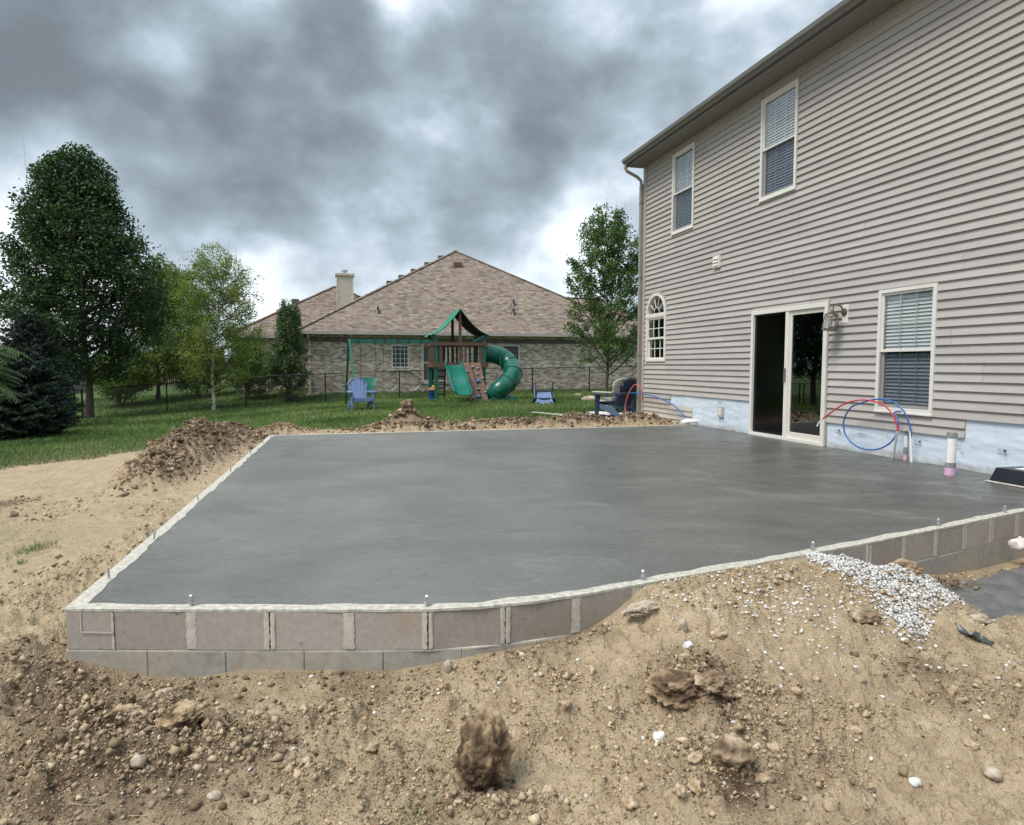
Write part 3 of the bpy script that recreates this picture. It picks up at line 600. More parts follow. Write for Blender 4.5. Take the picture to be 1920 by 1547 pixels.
for c in cuts[1:-1]:
    if c < .3: continue
    if rng.random() < .6: w_ = rng.uniform(.022, .032); smear(c - w_ / 2 - .0015, w_, -.20, -.016); smear(c + w_ / 2 + .0025, rng.uniform(.018, .03), -.198, -.018)
    else: smear(c + .002, rng.uniform(.038, .058), -.198, -.016)
smear(.235, .012, -.20, -.018); smear(.08, .007, -.115, -.016)
m = MB(); pa, pb = fF(.08), fF(.24); m.sheet([[(pa.x, pa.y - .006, -.118), (pb.x, pb.y - .006, -.121)], [(pa.x, pa.y - .006, -.112), (pb.x, pb.y - .006, -.113)]], .002, (0, -1, 0)); m.build('mortar_smear', M_SMEAR, wall)
# anchor bolts
def bolt_nut(n=6, r=.0125, z0=.021, z1=.033):
    m = MB(); m.lathe([(r, z0), (r, z1)], n); return m
def make_bolt(nut=True, mat=None):
    mat = mat or M_STEEL; m = MB(); m.lathe([(.0065, -.01), (.0065, .052), (.005, .055)], 10); o = m.build('anchor_bolt', mat, wall, smooth=True)
    if nut:
        q = bolt_nut(); q.lathe([(.017, .017), (.017, .0205)], 14); q.build('nut', mat, o)
        q = MB(); q.lathe([(.011, .040), (.011, .050), (.006, .056)], 6); q.build('nut', mat, o)
    return o
b0 = make_bolt(); first = True
for px in (343, 797, 1213, 1536, 1773, 1898):
    tx = (px - 960) / FPX; ss = min(np.linspace(0, LF, 3000), key=lambda s: abs((lambda p: p.x / p.y)(fF(s) - nF(s) * .035) - tx)); p = fF(ss) - nF(ss) * .045
    o = b0 if first else copy_tree(b0, wall); first = False; o.location = (p.x, p.y, 0); o.rotation_euler = (rng.normal(0, .05), rng.normal(0, .05), rng.uniform(0, 1)); o.scale = (1.05, 1.05, 1.0)
b1 = make_bolt(False, M_STEEL); first = True; fL, nL, LL = path_pts(LEFTP)
for py in (1086, 1012, 939, 885, 852, 832, 820):
    p0 = atz(300, py); s_ = min(np.linspace(0, LL, 2000), key=lambda s: abs(fL(s).y - p0.y)); p = fL(s_) - nL(s_) * .05
    o = b1 if first else copy_tree(b1, wall); first = False; o.location = (p.x, p.y, 0); o.rotation_euler = (rng.normal(0, .08), rng.normal(0, .08), 0); o.scale = (1, 1, 1.15)
# wet slab
def slab():
    s = NT('wet_concrete'); oc = s.co()
    tr = s.noise(1.3, 7, .6, oc, (1, 1.6, 1), 1.0); bl = s.noise(.55, 5, .55, oc, dist=.6); fn = s.noise(26, 5, .6, oc); arc = s.noise(3.4, 6, .62, oc, (1, 2.0, 1), 1.3)
    damp = s.n('ShaderNodeSeparateXYZ'); s.l(oc, damp.inputs[0]); side = s.rmap(damp.outputs[0], -2.5, 4.2, 0, 1, True)      # darker colour towards the house paints in its reflection; damp only splits coordinates
    c = s.mix(s.rmap(bl, .35, .65, 0, 1), (.116, .116, .104), (.178, .178, .160))
    c = s.mix(side, c, s.mix(s.rmap(tr, .4, .62, 0, 1), (.062, .061, .054), (.106, .104, .092)))
    c = s.mix(s.rmap(arc, .56, .68, 0, .45), c, (.075, .078, .075)); c = s.mix(s.rmap(fn, .35, .65, 0, .22), c, (.22, .22, .21))
    c = s.mix(s.rmap(tr, .58, .70, 0, .28), c, (.25, .25, .235)); c = s.mix(s.rmap(s.noise(3.3, 6, .65, oc, dist=1.0), .56, .64, 0, .3), c, (.105, .106, .098))
    r = s.math('ADD', s.rmap(bl, .3, .7, .30, .46), s.rmap(arc, .4, .65, -.04, .12))
    h = s.math('ADD', s.math('MULTIPLY', arc, .9), s.math('ADD', s.math('MULTIPLY', tr, 1.0), s.math('MULTIPLY', fn, .05)))
    s.P(col=c, rough=r, spec=.5, normal=s.bump(h, .30, .02))
    bm = bmesh.new(); P = []
    for p in SLABPOLY: P.append(Vector((p[0], p[1], 0)))
    cen = Vector((0.2, 7.5, 0)); vs = []
    for i, p in enumerate(P):
        q = p.copy()
        a, b = P[i - 1], P[(i + 1) % len(P)]; e1 = (p - a).normalized(); e2 = (b - p).normalized(); n1 = Vector((-e1.y, e1.x, 0)); n2 = Vector((-e2.y, e2.x, 0)); k = (n1 + n2).normalized(); q = p + k * (.03 / max(.3, k.dot(n1)))
        if i in (0, ): pass
        if i >= len(P) - 2: q = p + NW * .02 + (UW * (.03 if i == len(P) - 1 else .0))
        vs.append(bm.verts.new((q.x, q.y, -.003)))
    f = bm.faces.new(vs); 
    if f.normal.z < 0: f.normal_flip()
    r_ = bmesh.ops.extrude_face_region(bm, geom=[f]); 
    for v in [g_ for g_ in r_['geom'] if isinstance(g_, bmesh.types.BMVert)]: v.co.z = -.12
    bmesh.ops.recalc_face_normals(bm, faces=bm.faces)
    me = bpy.data.meshes.new('patio_slab'); bm.to_mesh(me); bm.free(); tag(link('patio_slab', me, s.m), 'freshly poured wet grey concrete slab', kind='structure')
slab()
# pale cement streaks left by the trowel, as thin irregular skins along the wet front edge
# ================================================================== THE SIDED HOUSE
def siding_mat():
    s = NT('taupe_vinyl'); n = s.noise(2.0, 5, .6, stretch=(.6, 3, 3)); g = s.noise(30, 4, .6, stretch=(.3, 4, 5)); n3 = s.noise(.5, 3, .5)
    c = s.mix(s.rmap(n, .3, .7, 0, 1), (.385, .358, .335), (.45, .42, .396)); c = s.mix(s.rmap(n3, .4, .65, 0, .3), c, (.47, .425, .40)); sp_ = s.n('ShaderNodeSeparateXYZ'); s.l(s.co(), sp_.inputs[0]); c = s.mix(s.math('MULTIPLY', s.rmap(sp_.outputs[2], .3, 1.1, .35, 0, True), s.rmap(s.noise(6, 5, .7), .42, .62, 0, 1), clamp=True), c, (.36, .31, .25)); c = s.mix(s.rmap(g, .3, .7, 0, .12), c, (.30, .27, .25)); c = s.mix(1.0, c, s.ramp(s.rand(), [(0, .93), (1, 1.04)]), 'MULTIPLY')
    s.P(col=c, rough=.55, spec=.35, normal=s.bump(s.noise(1.6, 3, .5, stretch=(.7, 2, 2.5)), .35, .03, s.bump(g, .12, .002))); return s.m
M_SIDE = siding_mat(); M_SIDE2 = simple('cream_vinyl', (.50, .455, .39), .6, .08, 3, .1, 40, objvar=.05)
M_TRIM = simple('taupe_trim', (.27, .245, .22), .45, .05, 4); M_WHITE = simple('white_vinyl_frame', (.70, .675, .625), .42, .04, 5); M_SASH = simple('almond_sash', (.66, .62, .55), .42, .05, 5)
M_GUT = simple('dark_taupe_aluminium', (.155, .145, .132), .4, .06, 4); M_SOFF = simple('taupe_soffit', (.20, .185, .17), .6, .05, 4)
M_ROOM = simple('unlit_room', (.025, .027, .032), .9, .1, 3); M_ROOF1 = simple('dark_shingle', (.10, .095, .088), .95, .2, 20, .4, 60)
M_BLIND = simple('white_blind', (.88, .88, .87), .5, .03, 8); M_BLIND2 = simple('grey_blind', (.72, .74, .76), .5, .05, 8); M_BRASS = simple('tarnished_brass', (.16, .135, .105), .45, .25, 40, metal=.7)
def glass(name, tint=(.80, .84, .86), ior=1.5, gain=1.0, rough=0.0):
    m = NT(name); m.t.nodes.remove(m.b); tr = m.n('ShaderNodeBsdfTransparent'); tr.inputs[0].default_value = (*tint, 1); gl = m.n('ShaderNodeBsdfGlossy'); gl.inputs['Roughness'].default_value = rough
    ge = m.n('ShaderNodeNewGeometry'); dt = m.n('ShaderNodeVectorMath', operation='DOT_PRODUCT'); m.l(ge.outputs['Incoming'], dt.inputs[0]); m.l(ge.outputs['Normal'], dt.inputs[1])
    f0 = ((ior - 1) / (ior + 1)) ** 2; fr_ = m.math('ADD', m.math('MULTIPLY', m.math('POWER', m.math('SUBTRACT', 1.0, m.math('ABSOLUTE', dt.outputs['Value'])), 5.0), 1 - f0), f0); mx = m.n('ShaderNodeMixShader'); m.l(m.math('MULTIPLY', fr_, gain, clamp=True), mx.inputs[0]); m.l(tr.outputs[0], mx.inputs[1]); m.l(gl.outputs[0], mx.inputs[2]); m.l(mx.outputs[0], m.out.inputs[0])
    return m.m
M_GLASS = glass('window_glass', (.93, .95, .96), 1.5, 2.2); M_SCREEN = glass('insect_screen', (.80, .81, .83), 1.25, .5, .3); M_DGLASS = glass('dark_door_glass', (.50, .53, .56), 1.5, 4.5)
house = empty('sided_house', HO, HRZ, 'two storey house in taupe vinyl siding, its lower siding stripped to white wrap', 'house')
EX = .1067; Z0 = .355; ZT = 5.72; SL = 14.0
W1 = (4.38, 5.29, 3.92, 5.56); W2 = (1.34, 2.22, 3.94, 5.58); W3 = (7.03, 7.91, .59, 2.16); W4 = (.20, 1.14, 1.27, 2.78); DR = (4.26, 6.10, 0.0, 2.10)
OPEN = [(W1[0], W1[1], W1[2], ZT + .1), (W2[0], W2[1], W2[2], ZT + .1), W3, (W4[0], W4[1], W4[2], 2.44), DR]
ARCH = [(W4[0] + .02 + .0, W4[1] - .02, 2.44, 2.55), (W4[0] + .08, W4[1] - .08, 2.55, 2.655), (W4[0] + .2, W4[1] - .2, 2.655, 2.765)]
OPEN += ARCH
def lap(m, a, b, z0, z1, y):        # one visible course from z0 to z1
    k = (z1 - z0) / EX
    m.prism([(y + .0, z0), (y - .031, z0), (y - .0305, z0 + .005), (y - .0305 + .0275 * k, z1), (y, z1)], a, b, axis=0)
def side_piece(a, b, zlo, zhi, y, mat, name='siding_panel'):
    """a double course clipped to zlo..zhi; openings are cut out by the caller"""
    m = MB(); any_ = False
    for c in range(2):
        l, h = zlo[c], zhi[c]
        if h - l > .012: lap(m, a, b, l, h, y); any_ = True
    return m.build(name, mat, house, fix=True) if any_ else None
nrow = int(math.ceil((ZT - Z0) / (2 * EX)))
for r in range(nrow):
    zr = Z0 + r * 2 * EX; off = (1.17 * r + 1.36 * (r % 2) + (0.9 if r % 5 == 0 else 0)) % 3.66; js = [.09] + [off + 3.66 * k for k in range(-1, 5) if .4 < off + 3.66 * k < SL - .2] + [SL]
    segs = list(zip(js, js[1:]))
    if r == 0: segs = [(.09, 1.38), (6.11, 8.34)]
    if r == 1: segs = [(.09, 1.95), (1.95, 4.25), (4.3, 9.0), (9.0, SL)]
    for i, (a, b) in enumerate(segs):
        z1 = min(zr + 2 * EX, ZT); bp = sorted({a, b} | {q for o in OPEN for q in (o[0], o[1]) if o[2] < z1 - .002 and o[3] > zr + .002 and a < q < b})
        y = -.006 - .0016 * ((i + r) % 2)
        for p, q in zip(bp, bp[1:]):
            lo, hi = [], []
            for c in range(2):
                l, h = zr + c * EX, min(zr + (c + 1) * EX, ZT)
                for o in OPEN:
                    if o[0] < (p + q) / 2 < o[1] and o[2] < h and o[3] > l:
                        if o[2] <= l and o[3] >= h: h = l
                        elif o[2] > l: h = o[2]
                        else: l = o[3]
                lo.append(l); hi.append(h)
            side_piece(p + (.0016 if p == a else 0), q - (.0016 if q == b else 0), lo, hi, y, M_SIDE)
for k in range(5):                  # older cream courses left low by the corner
    m = MB(); lap(m, .09, 2.30 - (.0 if k else .02), Z0 - (k + 1) * EX * .97, Z0 - k * EX * .97 + (.0 if k else .01), -.001); m.build('siding_panel', M_SIDE2, house)
for W in (W1, W2):
    m = MB(); m.box(W[0], W[1], -.016, -.002, W[3] + .003, ZT); m.build('siding_filler', M_SIDE, house)
    for s_ in (W[0] - .012, W[1] - .003):
        m = MB(); m.box(s_, s_ + .015, -.036, -.002, W[2], ZT); m.build('trim_channel', M_SIDE, house)
# sheathing behind the siding, pieced round the openings
cutsx = sorted({0, SL} | {q for o in OPEN[:5] for q in o[:2]}); 
def sheath():
    m = MB(); eps = .0
    OP = [(W1[0], W1[1], W1[2], W1[3]), (W2[0], W2[1], W2[2], W2[3]), W3, (W4[0], W4[1], W4[2], W4[3]), DR]
    for a, b in zip(cutsx, cutsx[1:]):
        c = (a + b) / 2; z = -.6
        for o in sorted([o for o in OP if o[0] < c < o[1]], key=lambda o: o[2]):
            if o[2] > z: m.box(a, b, 0.0, .12, z, o[2])
            z = o[3]
        m.box(a, b, 0.0, .12, z, ZT + .05)
    m.build('wall_sheathing', simple('osb_sheathing', (.30, .22, .14), .9, .2, 12), house)
sheath()
def wrap(a, b, z0, z1, seed, ragged=0.02):
    n = int((b - a) / .025); k = 26; rows = []; 
    for j in range(k + 1):
        row = []
        for i in range(n + 1):
            s_ = a + (b - a) * i / n; t = j / k; zb = z0 + ragged * (fbm(np.array([s_ * 3]), np.array([seed]), 4, seed)[0] + .3); z = zb + (z1 - zb) * t
            sx, sz = np.array([s_]), np.array([z])
            w = .5 - abs(fbm(sx * 1.6 + sz * 1.2, sz * 9 - sx * .7, 4, seed)[0]) * 2.2; w2 = fbm(sx * 3, sz * 22 + sx * 2, 3, seed + 3)[0]
            edge = min(1, min(t, 1 - t) * 8 + .1); row.append((s_, -.004 - edge * (.010 * max(w, 0) + .006 * (w2 + .5)), z))
        rows.append(row)
    m = MB(); m.sheet(rows); me = m.mesh('house_wrap'); o = link('house_wrap', me, M_WRAP, house, smooth=True); return o
def wrapmat():
    s = NT('white_house_wrap'); n = s.noise(4, 5, .6); c = s.mix(s.rmap(n, .3, .7, 0, 1), (.56, .645, .73), (.66, .725, .79)); n2 = s.noise(2.5, 4, .6); sep = s.n('ShaderNodeSeparateXYZ'); s.l(s.co(), sep.inputs[0])
    c = s.mix(s.math('MULTIPLY', s.rmap(sep.outputs[2], .0, .14, .8, 0, True), s.rmap(n2, .4, .6, .2, 1), clamp=True), c, (.42, .38, .32))
    s.P(col=c, rough=.42, spec=.4, normal=s.bump(s.noise(16, 4, .6, stretch=(1, 1, 3)), .25, .006)); return s.m
M_WRAP = wrapmat()
wrap(1.30, 4.26, -.01, .60, 3); wrap(6.10, 13.9, -.03, .60, 8, .03)
M_INK = simple('dark_print', (.05, .07, .11), .7, .1, 30)
def ink(s_, z, kind):               # the wrap's faint printed marks: bars, letters and punched dots
    m = MB(); y0, y1 = -.0345, -.034
    def R(a, b, c, d): m.box(s_ + a, s_ + b, y0, y1, z + c, z + d)
    if kind == 'bar': R(-.07, .07, 0, .006); R(-.045, -.0, -.022, -.018); R(.02, .06, -.03, -.026)
    elif kind == 'dot': R(-.005, .005, -.005, .005)
    elif kind == 'logo':
        R(-.055, -.035, .02, .024); R(-.047, -.043, .0, .02); R(-.03, -.026, .0, .014); R(-.022, -.01, .0, .004); R(-.022, -.018, .0, .014); R(-.006, .008, .006, .010); R(.012, .045, -.006, .022); R(-.03, .03, -.02, -.016); R(-.05, .055, -.034, -.030)
    elif kind == 'x': R(-.02, -.015, -.01, .012); R(-.01, .014, .008, .012); R(.006, .010, -.012, .01); R(-.02, .02, -.018, -.015)
    m.build('printed_mark', M_INK, house)
for s_, z, k in [(2.75, .33, 'x'), (3.85, .26, 'x'), (3.3, .5, 'bar'), (6.36, .25, 'logo'), (6.80, .25, 'bar'), (7.72, .24, 'logo'), (8.24, .26, 'bar'), (8.33, .18, 'x'), (8.72, .46, 'dot'), (8.80, .26, 'logo'), (9.3, .45, 'bar'), (9.7, .3, 'logo'), (10.4, .4, 'bar'), (11.2, .4, 'logo')] + [(6.25 + .2 * i, .07 + .10 * ((i * 7) % 3), 'dot') for i in range(20)]: ink(s_, z, k)
# eaves
for i in range(36):
    m = MB(); a = -.12 + i * .4; m.box(a + .0015, a + .3985, -.40, .0, ZT, ZT + .012)
    for q in (.13, .265): m.box(a + q, a + q + .004, -.395, -.03, ZT - .003, ZT)
    m.build('soffit_panel', M_SOFF, house)
m = MB(); m.box(-.14, 14.3, -.42, -.402, ZT - .012, ZT + .17); m.build('fascia', M_GUT, house)
gp = [(-.422, .165), (-.422, .045), (-.475, .040), (-.49, .075), (-.525, .105), (-.535, .165), (-.522, .168), (-.515, .115), (-.482, .083), (-.468, .052), (-.43, .055), (-.43, .165)]
m = MB(); m.prism([(y, ZT + z) for y, z in gp], -.16, 14.3, axis=0); gut = m.build('gutter', M_GUT, house)
m = MB(); m.prism([(y, ZT + z) for y, z in gp[:6]], -.166, -.16, axis=0); m.build('end_cap', M_GUT, gut)
m = MB(); yy = -.46
m.tube([(-.09, -.475, ZT + .05), (-.09, -.475, ZT - .03), (-.085, -.44, ZT - .10), (-.07, -.18, ZT - .22), (-.06, -.095, ZT - .30), (-.055, -.075, ZT - .42)], .042, 4); ds = m.build('downspout', M_TRIM, house)
m = MB(); m.box(-.10, -.012, -.115, -.045, .05, ZT - .40); m.build('downspout_pipe', M_TRIM, ds)
for z in (1.4, 3.2, 4.9): m = MB(); m.box(-.108, -.006, -.12, -.03, z, z + .03); m.build('strap', M_GUT, ds)
m = MB(); m.box(-.012, .085, -.04, -.0005, -.16, ZT); m.box(-.045, -.012, -.04, .10, -.16, ZT); m.build('corner_trim', M_SIDE, house)
m = MB(); rise = .5; m.add([(-.3, -.47, ZT + .16), (14.4, -.47, ZT + .16), (14.4, 4.5, ZT + .16 + 4.97 * rise), (-.3, 4.5, ZT + .16 + 4.97 * rise), (-.3, -.47, ZT + .19), (14.4, -.47, ZT + .19), (14.4, 4.5, ZT + .19 + 4.97 * rise), (-.3, 4.5, ZT + .19 + 4.97 * rise)], [(0, 1, 2, 3), (7, 6, 5, 4), (0, 4, 5, 1), (1, 5, 6, 2), (2, 6, 7, 3), (3, 7, 4, 0)]); m.build('roof', M_ROOF1, house)
m = MB(); m.add([(-.3, 4.5, ZT + .16 + 4.97 * rise), (14.4, 4.5, ZT + .16 + 4.97 * rise), (14.4, 9.5, ZT + .16), (-.3, 9.5, ZT + .16), (-.3, 4.5, ZT + .20 + 4.97 * rise), (14.4, 4.5, ZT + .20 + 4.97 * rise), (14.4, 9.5, ZT + .2), (-.3, 9.5, ZT + .2)], [(0, 1, 2, 3), (7, 6, 5, 4), (0, 4, 5, 1), (1, 5, 6, 2), (2, 6, 7, 3), (3, 7, 4, 0)]); m.build('roof', M_ROOF1, house)
m = MB(); m.prism([(.12, -.6), (9, -.6), (9, ZT + .1), (4.5, ZT + 2.4), (.12, ZT + .1)], 0.0, .1, axis=0); m.prism([(.12, -.6), (9, -.6), (9, ZT + .1), (4.5, ZT + 2.4), (.12, ZT + .1)], SL - .1, SL, axis=0); m.box(.1, SL - .1, 8.9, 9, -.6, ZT); m.build('end_wall', M_SIDE, house)
# openings
def room(a, b, z0, z1, d=1.2):
    m = MB(); e = .02; vs = [(a - e, .121, z0 - e), (b + e, .121, z0 - e), (b + e, .121, z1 + e), (a - e, .121, z1 + e), (a - .3, d, z0 - .2), (b + .3, d, z0 - .2), (b + .3, d, z1 + .2), (a - .3, d, z1 + .2)]
    m.add(vs, [(4, 5, 6, 7), (0, 4, 5, 1), (1, 5, 6, 2), (2, 6, 7, 3), (3, 7, 4, 0)]); return m
def frame_ring(m, a, b, z0, z1, y0, y1, w, wb=None, wt=None):
    wb = w if wb is None else wb; wt = w if wt is None else wt
    m.bbox(a, a + w, y0, y1, z0, z1, .003); m.bbox(b - w, b, y0, y1, z0, z1, .003); m.bbox(a + w, b - w, y0 + .001, y1, z0, z0 + wb, .003); m.bbox(a + w, b - w, y0 + .001, y1, z1 - wt, z1, .003)
def slats(win, a, b, z0, z1, y, mat, pitch=.046, ang=1.0, closed=False):
    z = z0 + .02; w = .05; first_ = None
    c, s_ = math.cos(ang), math.sin(ang); m = MB(); m.bar((a, 0, 0), (b, 0, 0), w, .0028); me = m.mesh('blind_slat'); me.materials.append(mat)
    while z < z1 - .03:
        o = link('blind_slat', me, None, win); o.location = (0, y, z); o.rotation_euler = (ang + rng.normal(0, .02), 0, 0); z += pitch
    for q in (.18, .82) : m = MB(); m.box(a + (b - a) * q - .0015, a + (b - a) * q + .0015, y - .028, y - .0265, z0, z1); m.build('ladder_cord', mat, win)
def dh_window(W, name='window', muntins=(2, 1), grid_low=True, blind=(M_BLIND, M_BLIND2), wpost=.045):
    a, b, z0, z1 = W; zm = (z0 + z1) / 2
    m = MB(); frame_ring(m, a, b, z0, z1, -.052, .10, wpost, .05, .045); win = m.build(name, M_WHITE, house)
    m = MB(); m.bbox(a - .004, b + .004, -.062, -.02, z0 - .022, z0 + .004, .003); m.build('sill', M_WHITE, win)
    ia, ib = a + wpost, b - wpost
    m = MB(); frame_ring(m, ia, ib, zm - .02, z1 - .045, -.03, .0, .028, .034, .03); up = m.build('sash', M_WHITE, win)
    m = MB(); frame_ring(m, ia, ib, z0 + .05, zm + .018, .004, .03, .03, .04, .034); m.build('sash', M_SASH, win)
    m = MB(); m.box(ia + .02, ib - .02, -.016, -.012, zm, z1 - .06); m.build('pane', M_GLASS, win); m = MB(); m.box(ia + .02, ib - .02, .015, .019, z0 + .07, zm); m.build('pane', M_GLASS, win)
    m = MB(); m.box(ia + .004, ib - .004, -.0335, -.032, z0 + .05, zm - .02); m.build('insect_screen', M_SCREEN, win)
    for lo, hi, y in ((zm + .014, z1 - .075, -.008), (z0 + .09, zm - .016, .024)):
        if y > 0 and not grid_low: continue
        for i in range(1, muntins[0] + 1): xm = ia + .028 + (ib - ia - .056) * i / (muntins[0] + 1); m = MB(); m.box(xm - .006, xm + .006, y, y + .006, lo, hi); m.build('muntin', M_WHITE, win)
        for i in range(1, muntins[1] + 1): zz = lo + (hi - lo) * i / (muntins[1] + 1); m = MB(); m.box(ia + .028, ib - .028, y + .001, y + .005, zz - .006, zz + .006); m.build('muntin', M_WHITE, win)
    if blind:
        slats(win, ia + .01, ib - .01, zm + .01, z1 - .05, .040, blind[0]); slats(win, ia + .01, ib - .01, z0 + .06, zm, .052, blind[1])
        m = MB(); m.box(ia, ib, .045, .10, z1 - .055, z1 - .045); m.build('blind_rail', blind[0], win)
    room(ia, ib, z0 + .05, z1 - .045).build('room_interior', M_ROOM, win)
    return win
dh_window(W1); dh_window(W2, grid_low=False); dh_window(W3)
# arched stair window: half-round light over a double-hung pair
def arched(W):
    a, b, z0, z1 = W; zs = 2.30; c = (a + b) / 2; R = (b - a) / 2 - .005; H = z1 - zs - .02
    def arc(r, h, n=20): return [(c + r * math.cos(math.pi * i / n), zs + .03 + h * math.sin(math.pi * i / n)) for i in range(n + 1)]
    m = MB(); o_, i_ = arc(R, H), arc(R - .06, H - .06); n = len(o_)
    vs = [(p[0], y, p[1]) for y in (-.052, .08) for p in o_ + i_]
    k = 2 * n; fs = []
    for i in range(n - 1): fs += [(i, i + 1, n + i + 1, n + i), (k + i, k + n + i, k + n + i + 1, k + i + 1), (i, k + i, k + i + 1, i + 1), (n + i, n + i + 1, k + n + i + 1, k + n + i)]
    m.add(vs, fs); m.bbox(a, b, -.054, .08, zs - .035, zs + .04, .004); frame_ring(m, a, b, z0, zs - .035, -.052, .10, .06, .05, .02); win = m.build('arched_window', M_WHITE, house)
    m = MB(); pts = i_; m.add([(p[0], -.01, p[1]) for p in pts], [tuple(range(len(pts)))]); m.build('pane', M_GLASS, win)
    for ang in (36, 72, 108, 144):
        r1 = .13; m = MB(); q = math.radians(ang); m.bar((c + r1 * math.cos(q), -.018, zs + .04 + r1 * math.sin(q)), (c + (R - .05) * math.cos(q), -.018, zs + .03 + (H - .05) * math.sin(q)), .012, .014, (0, 1, 0)); m.build('muntin', M_WHITE, win)
    m = MB(); m.tube([(c + .13 * math.cos(math.pi * i / 10), -.018, zs + .04 + .13 * math.sin(math.pi * i / 10)) for i in range(11)], .007, 6); m.build('muntin', M_WHITE, win)
    zm = (z0 + zs - .035) / 2 + .02; ia, ib = a + .06, b - .06
    m = MB(); frame_ring(m, ia, ib, zm - .02, zs - .055, -.03, 0, .03, .045, .04); m.build('sash', M_WHITE, win)
    m = MB(); frame_ring(m, ia, ib, z0 + .05, zm + .01, .004, .03, .035, .04, .03); m.build('sash', M_WHITE, win)
    m = MB(); m.box(ia + .02, ib - .02, -.016, -.012, zm, zs - .07); m.build('pane', M_GLASS, win); m = MB(); m.box(ia + .02, ib - .02, .015, .019, z0 + .07, zm); m.build('pane', M_GLASS, win)
    for lo, hi, y in ((zm + .025, zs - .095, -.03), (z0 + .09, zm - .02, .004)):
        for i in (1, 2): xm = ia + .03 + (ib - ia - .06) * i / 3; m = MB(); m.box(xm - .009, xm + .009, y + .002, y + .012, lo, hi); m.build('muntin', M_WHITE, win)
        m = MB(); zz = (lo + hi) / 2; m.box(ia + .03, ib - .03, y + .003, y + .011, zz - .009, zz + .009); m.build('muntin', M_WHITE, win)
    room(ia, ib, z0 + .05, z1 - .06).build('room_interior', M_ROOM, win)
    m = MB(); 
    bs = [(c + R * math.cos(math.pi * i / 20), zs + .03 + H * math.sin(math.pi * i / 20)) for i in range(21)]
    # flat filler between the arch and the stepped siding ends
    outer = [(b + .0, zs + .03), (b + .0, 2.79), (a - .0, 2.79), (a, zs + .03)]
    ring = [(p[0], -.012, p[1]) for p in bs]; tgt = []
    for i in range(21):
        q = math.pi * i / 20; x_, z_ = math.cos(q), math.sin(q); k = 1 / max(abs(x_), abs(z_)); tgt.append((c + (b - a) / 2 * x_ * k, -.012, min(zs + .03 + (z1 - zs - .01) * z_ * k, 2.79)))
    m.sheet([ring, tgt]); m.build('siding_filler', M_SIDE, house)
arched(W4)
def sliding_door():
    a, b, z0, z1 = DR; c = 5.20; m = MB(); frame_ring(m, a, b, -.01, z1, -.06, .12, .06, .055, .065); m.bbox(c - .045, c + .035, -.05, .1, .045, z1 - .065, .004); d = m.build('sliding_door', M_WHITE, house)
    m = MB(); frame_ring(m, a + .06, c - .045, .045, z1 - .065, .02, .05, .035, .06, .04); pn = m.build('door_panel', M_SASH, d)
    m = MB(); m.box(a + .07, c - .05, .034, .038, .1, z1 - .1); m.build('pane', M_DGLASS, pn) if False else m.build('pane', M_DGLASS, d)
    m = MB(); m.box(a + .065, c - .05, -.02, -.0185, .06, z1 - .075); m.build('insect_screen', glass('door_screen', (.22, .23, .25), 1.5, 1.3, .12), d)
    m = MB(); frame_ring(m, c + .035, b - .06, .045, z1 - .065, -.028, .005, .055, .09, .07); m.build('door_panel', M_SASH, d)
    m = MB(); m.box(c + .08, b - .10, -.014, -.010, .12, z1 - .12); m.build('pane', M_DGLASS, d)
    m = MB(); m.bbox(c - .012, c + .006, -.085, -.05, .92, 1.14, .004); m.build('handle', M_GUT, d)
    m = MB(); m.bbox(b - .0, b + .02, -.045, -.002, 0, z1 + .03, .002); m.bbox(a - .02, a, -.045, -.002, .58, z1 + .02, .002); m.build('trim_channel', M_SIDE, d)
    room(a + .06, c - .045, .05, z1 - .07, 2.2).build('room_interior', M_ROOM, d); room(c + .04, b - .06, .05, z1 - .07, 2.0).build('room_interior', M_ROOM, d)
    m = MB(); m.bar((a + .2, .2, .1), (a + .75, .2, .1), .03, .02); m.build('floor_track', M_SASH, d)
sliding_door()
q = hw(4.62, -.16, .09); p = hw(4.72, -.16, 1.55)
m = MB(); m.tube([q, p], .009, 8); tag(m.build('broom_handle', simple('pale_stick', (.85, .85, .82), .5), None), 'thin pale stick leaning inside the dark left half of the sliding door', 'stick')
# vent hood, tape, outlet box
m = MB(); m.bbox(3.02, 3.24, -.075, -.02, 3.0, 3.22, .006); v = m.build('dryer_vent', M_WHITE, house)
for i in range(3): m = MB(); m.bar((3.04, -.082, 3.05 + i * .06), (3.22, -.082, 3.05 + i * .06), .03, .004, (0, -1, .6)); m.build('louvre', M_WHITE, v)
m = MB(); m.add([(5.99, -.026, 3.0), (6.03, -.026, 3.01), (6.045, -.026, 3.05), (6.0, -.026, 3.03)], [(0, 1, 2, 3)]); m.build('tape_scrap', simple('blue_tape', (.09, .27, .62), .6), house)
m = MB(); m.bbox(3.27, 3.43, -.055, -.01, .22, .42, .006); ob = m.build('outlet_box', simple('grey_plastic', (.45, .44, .40), .5, .1, 30), house); m = MB(); m.bbox(3.30, 3.40, -.062, -.055, .25, .39, .004); m.build('cover', M_SASH, ob)
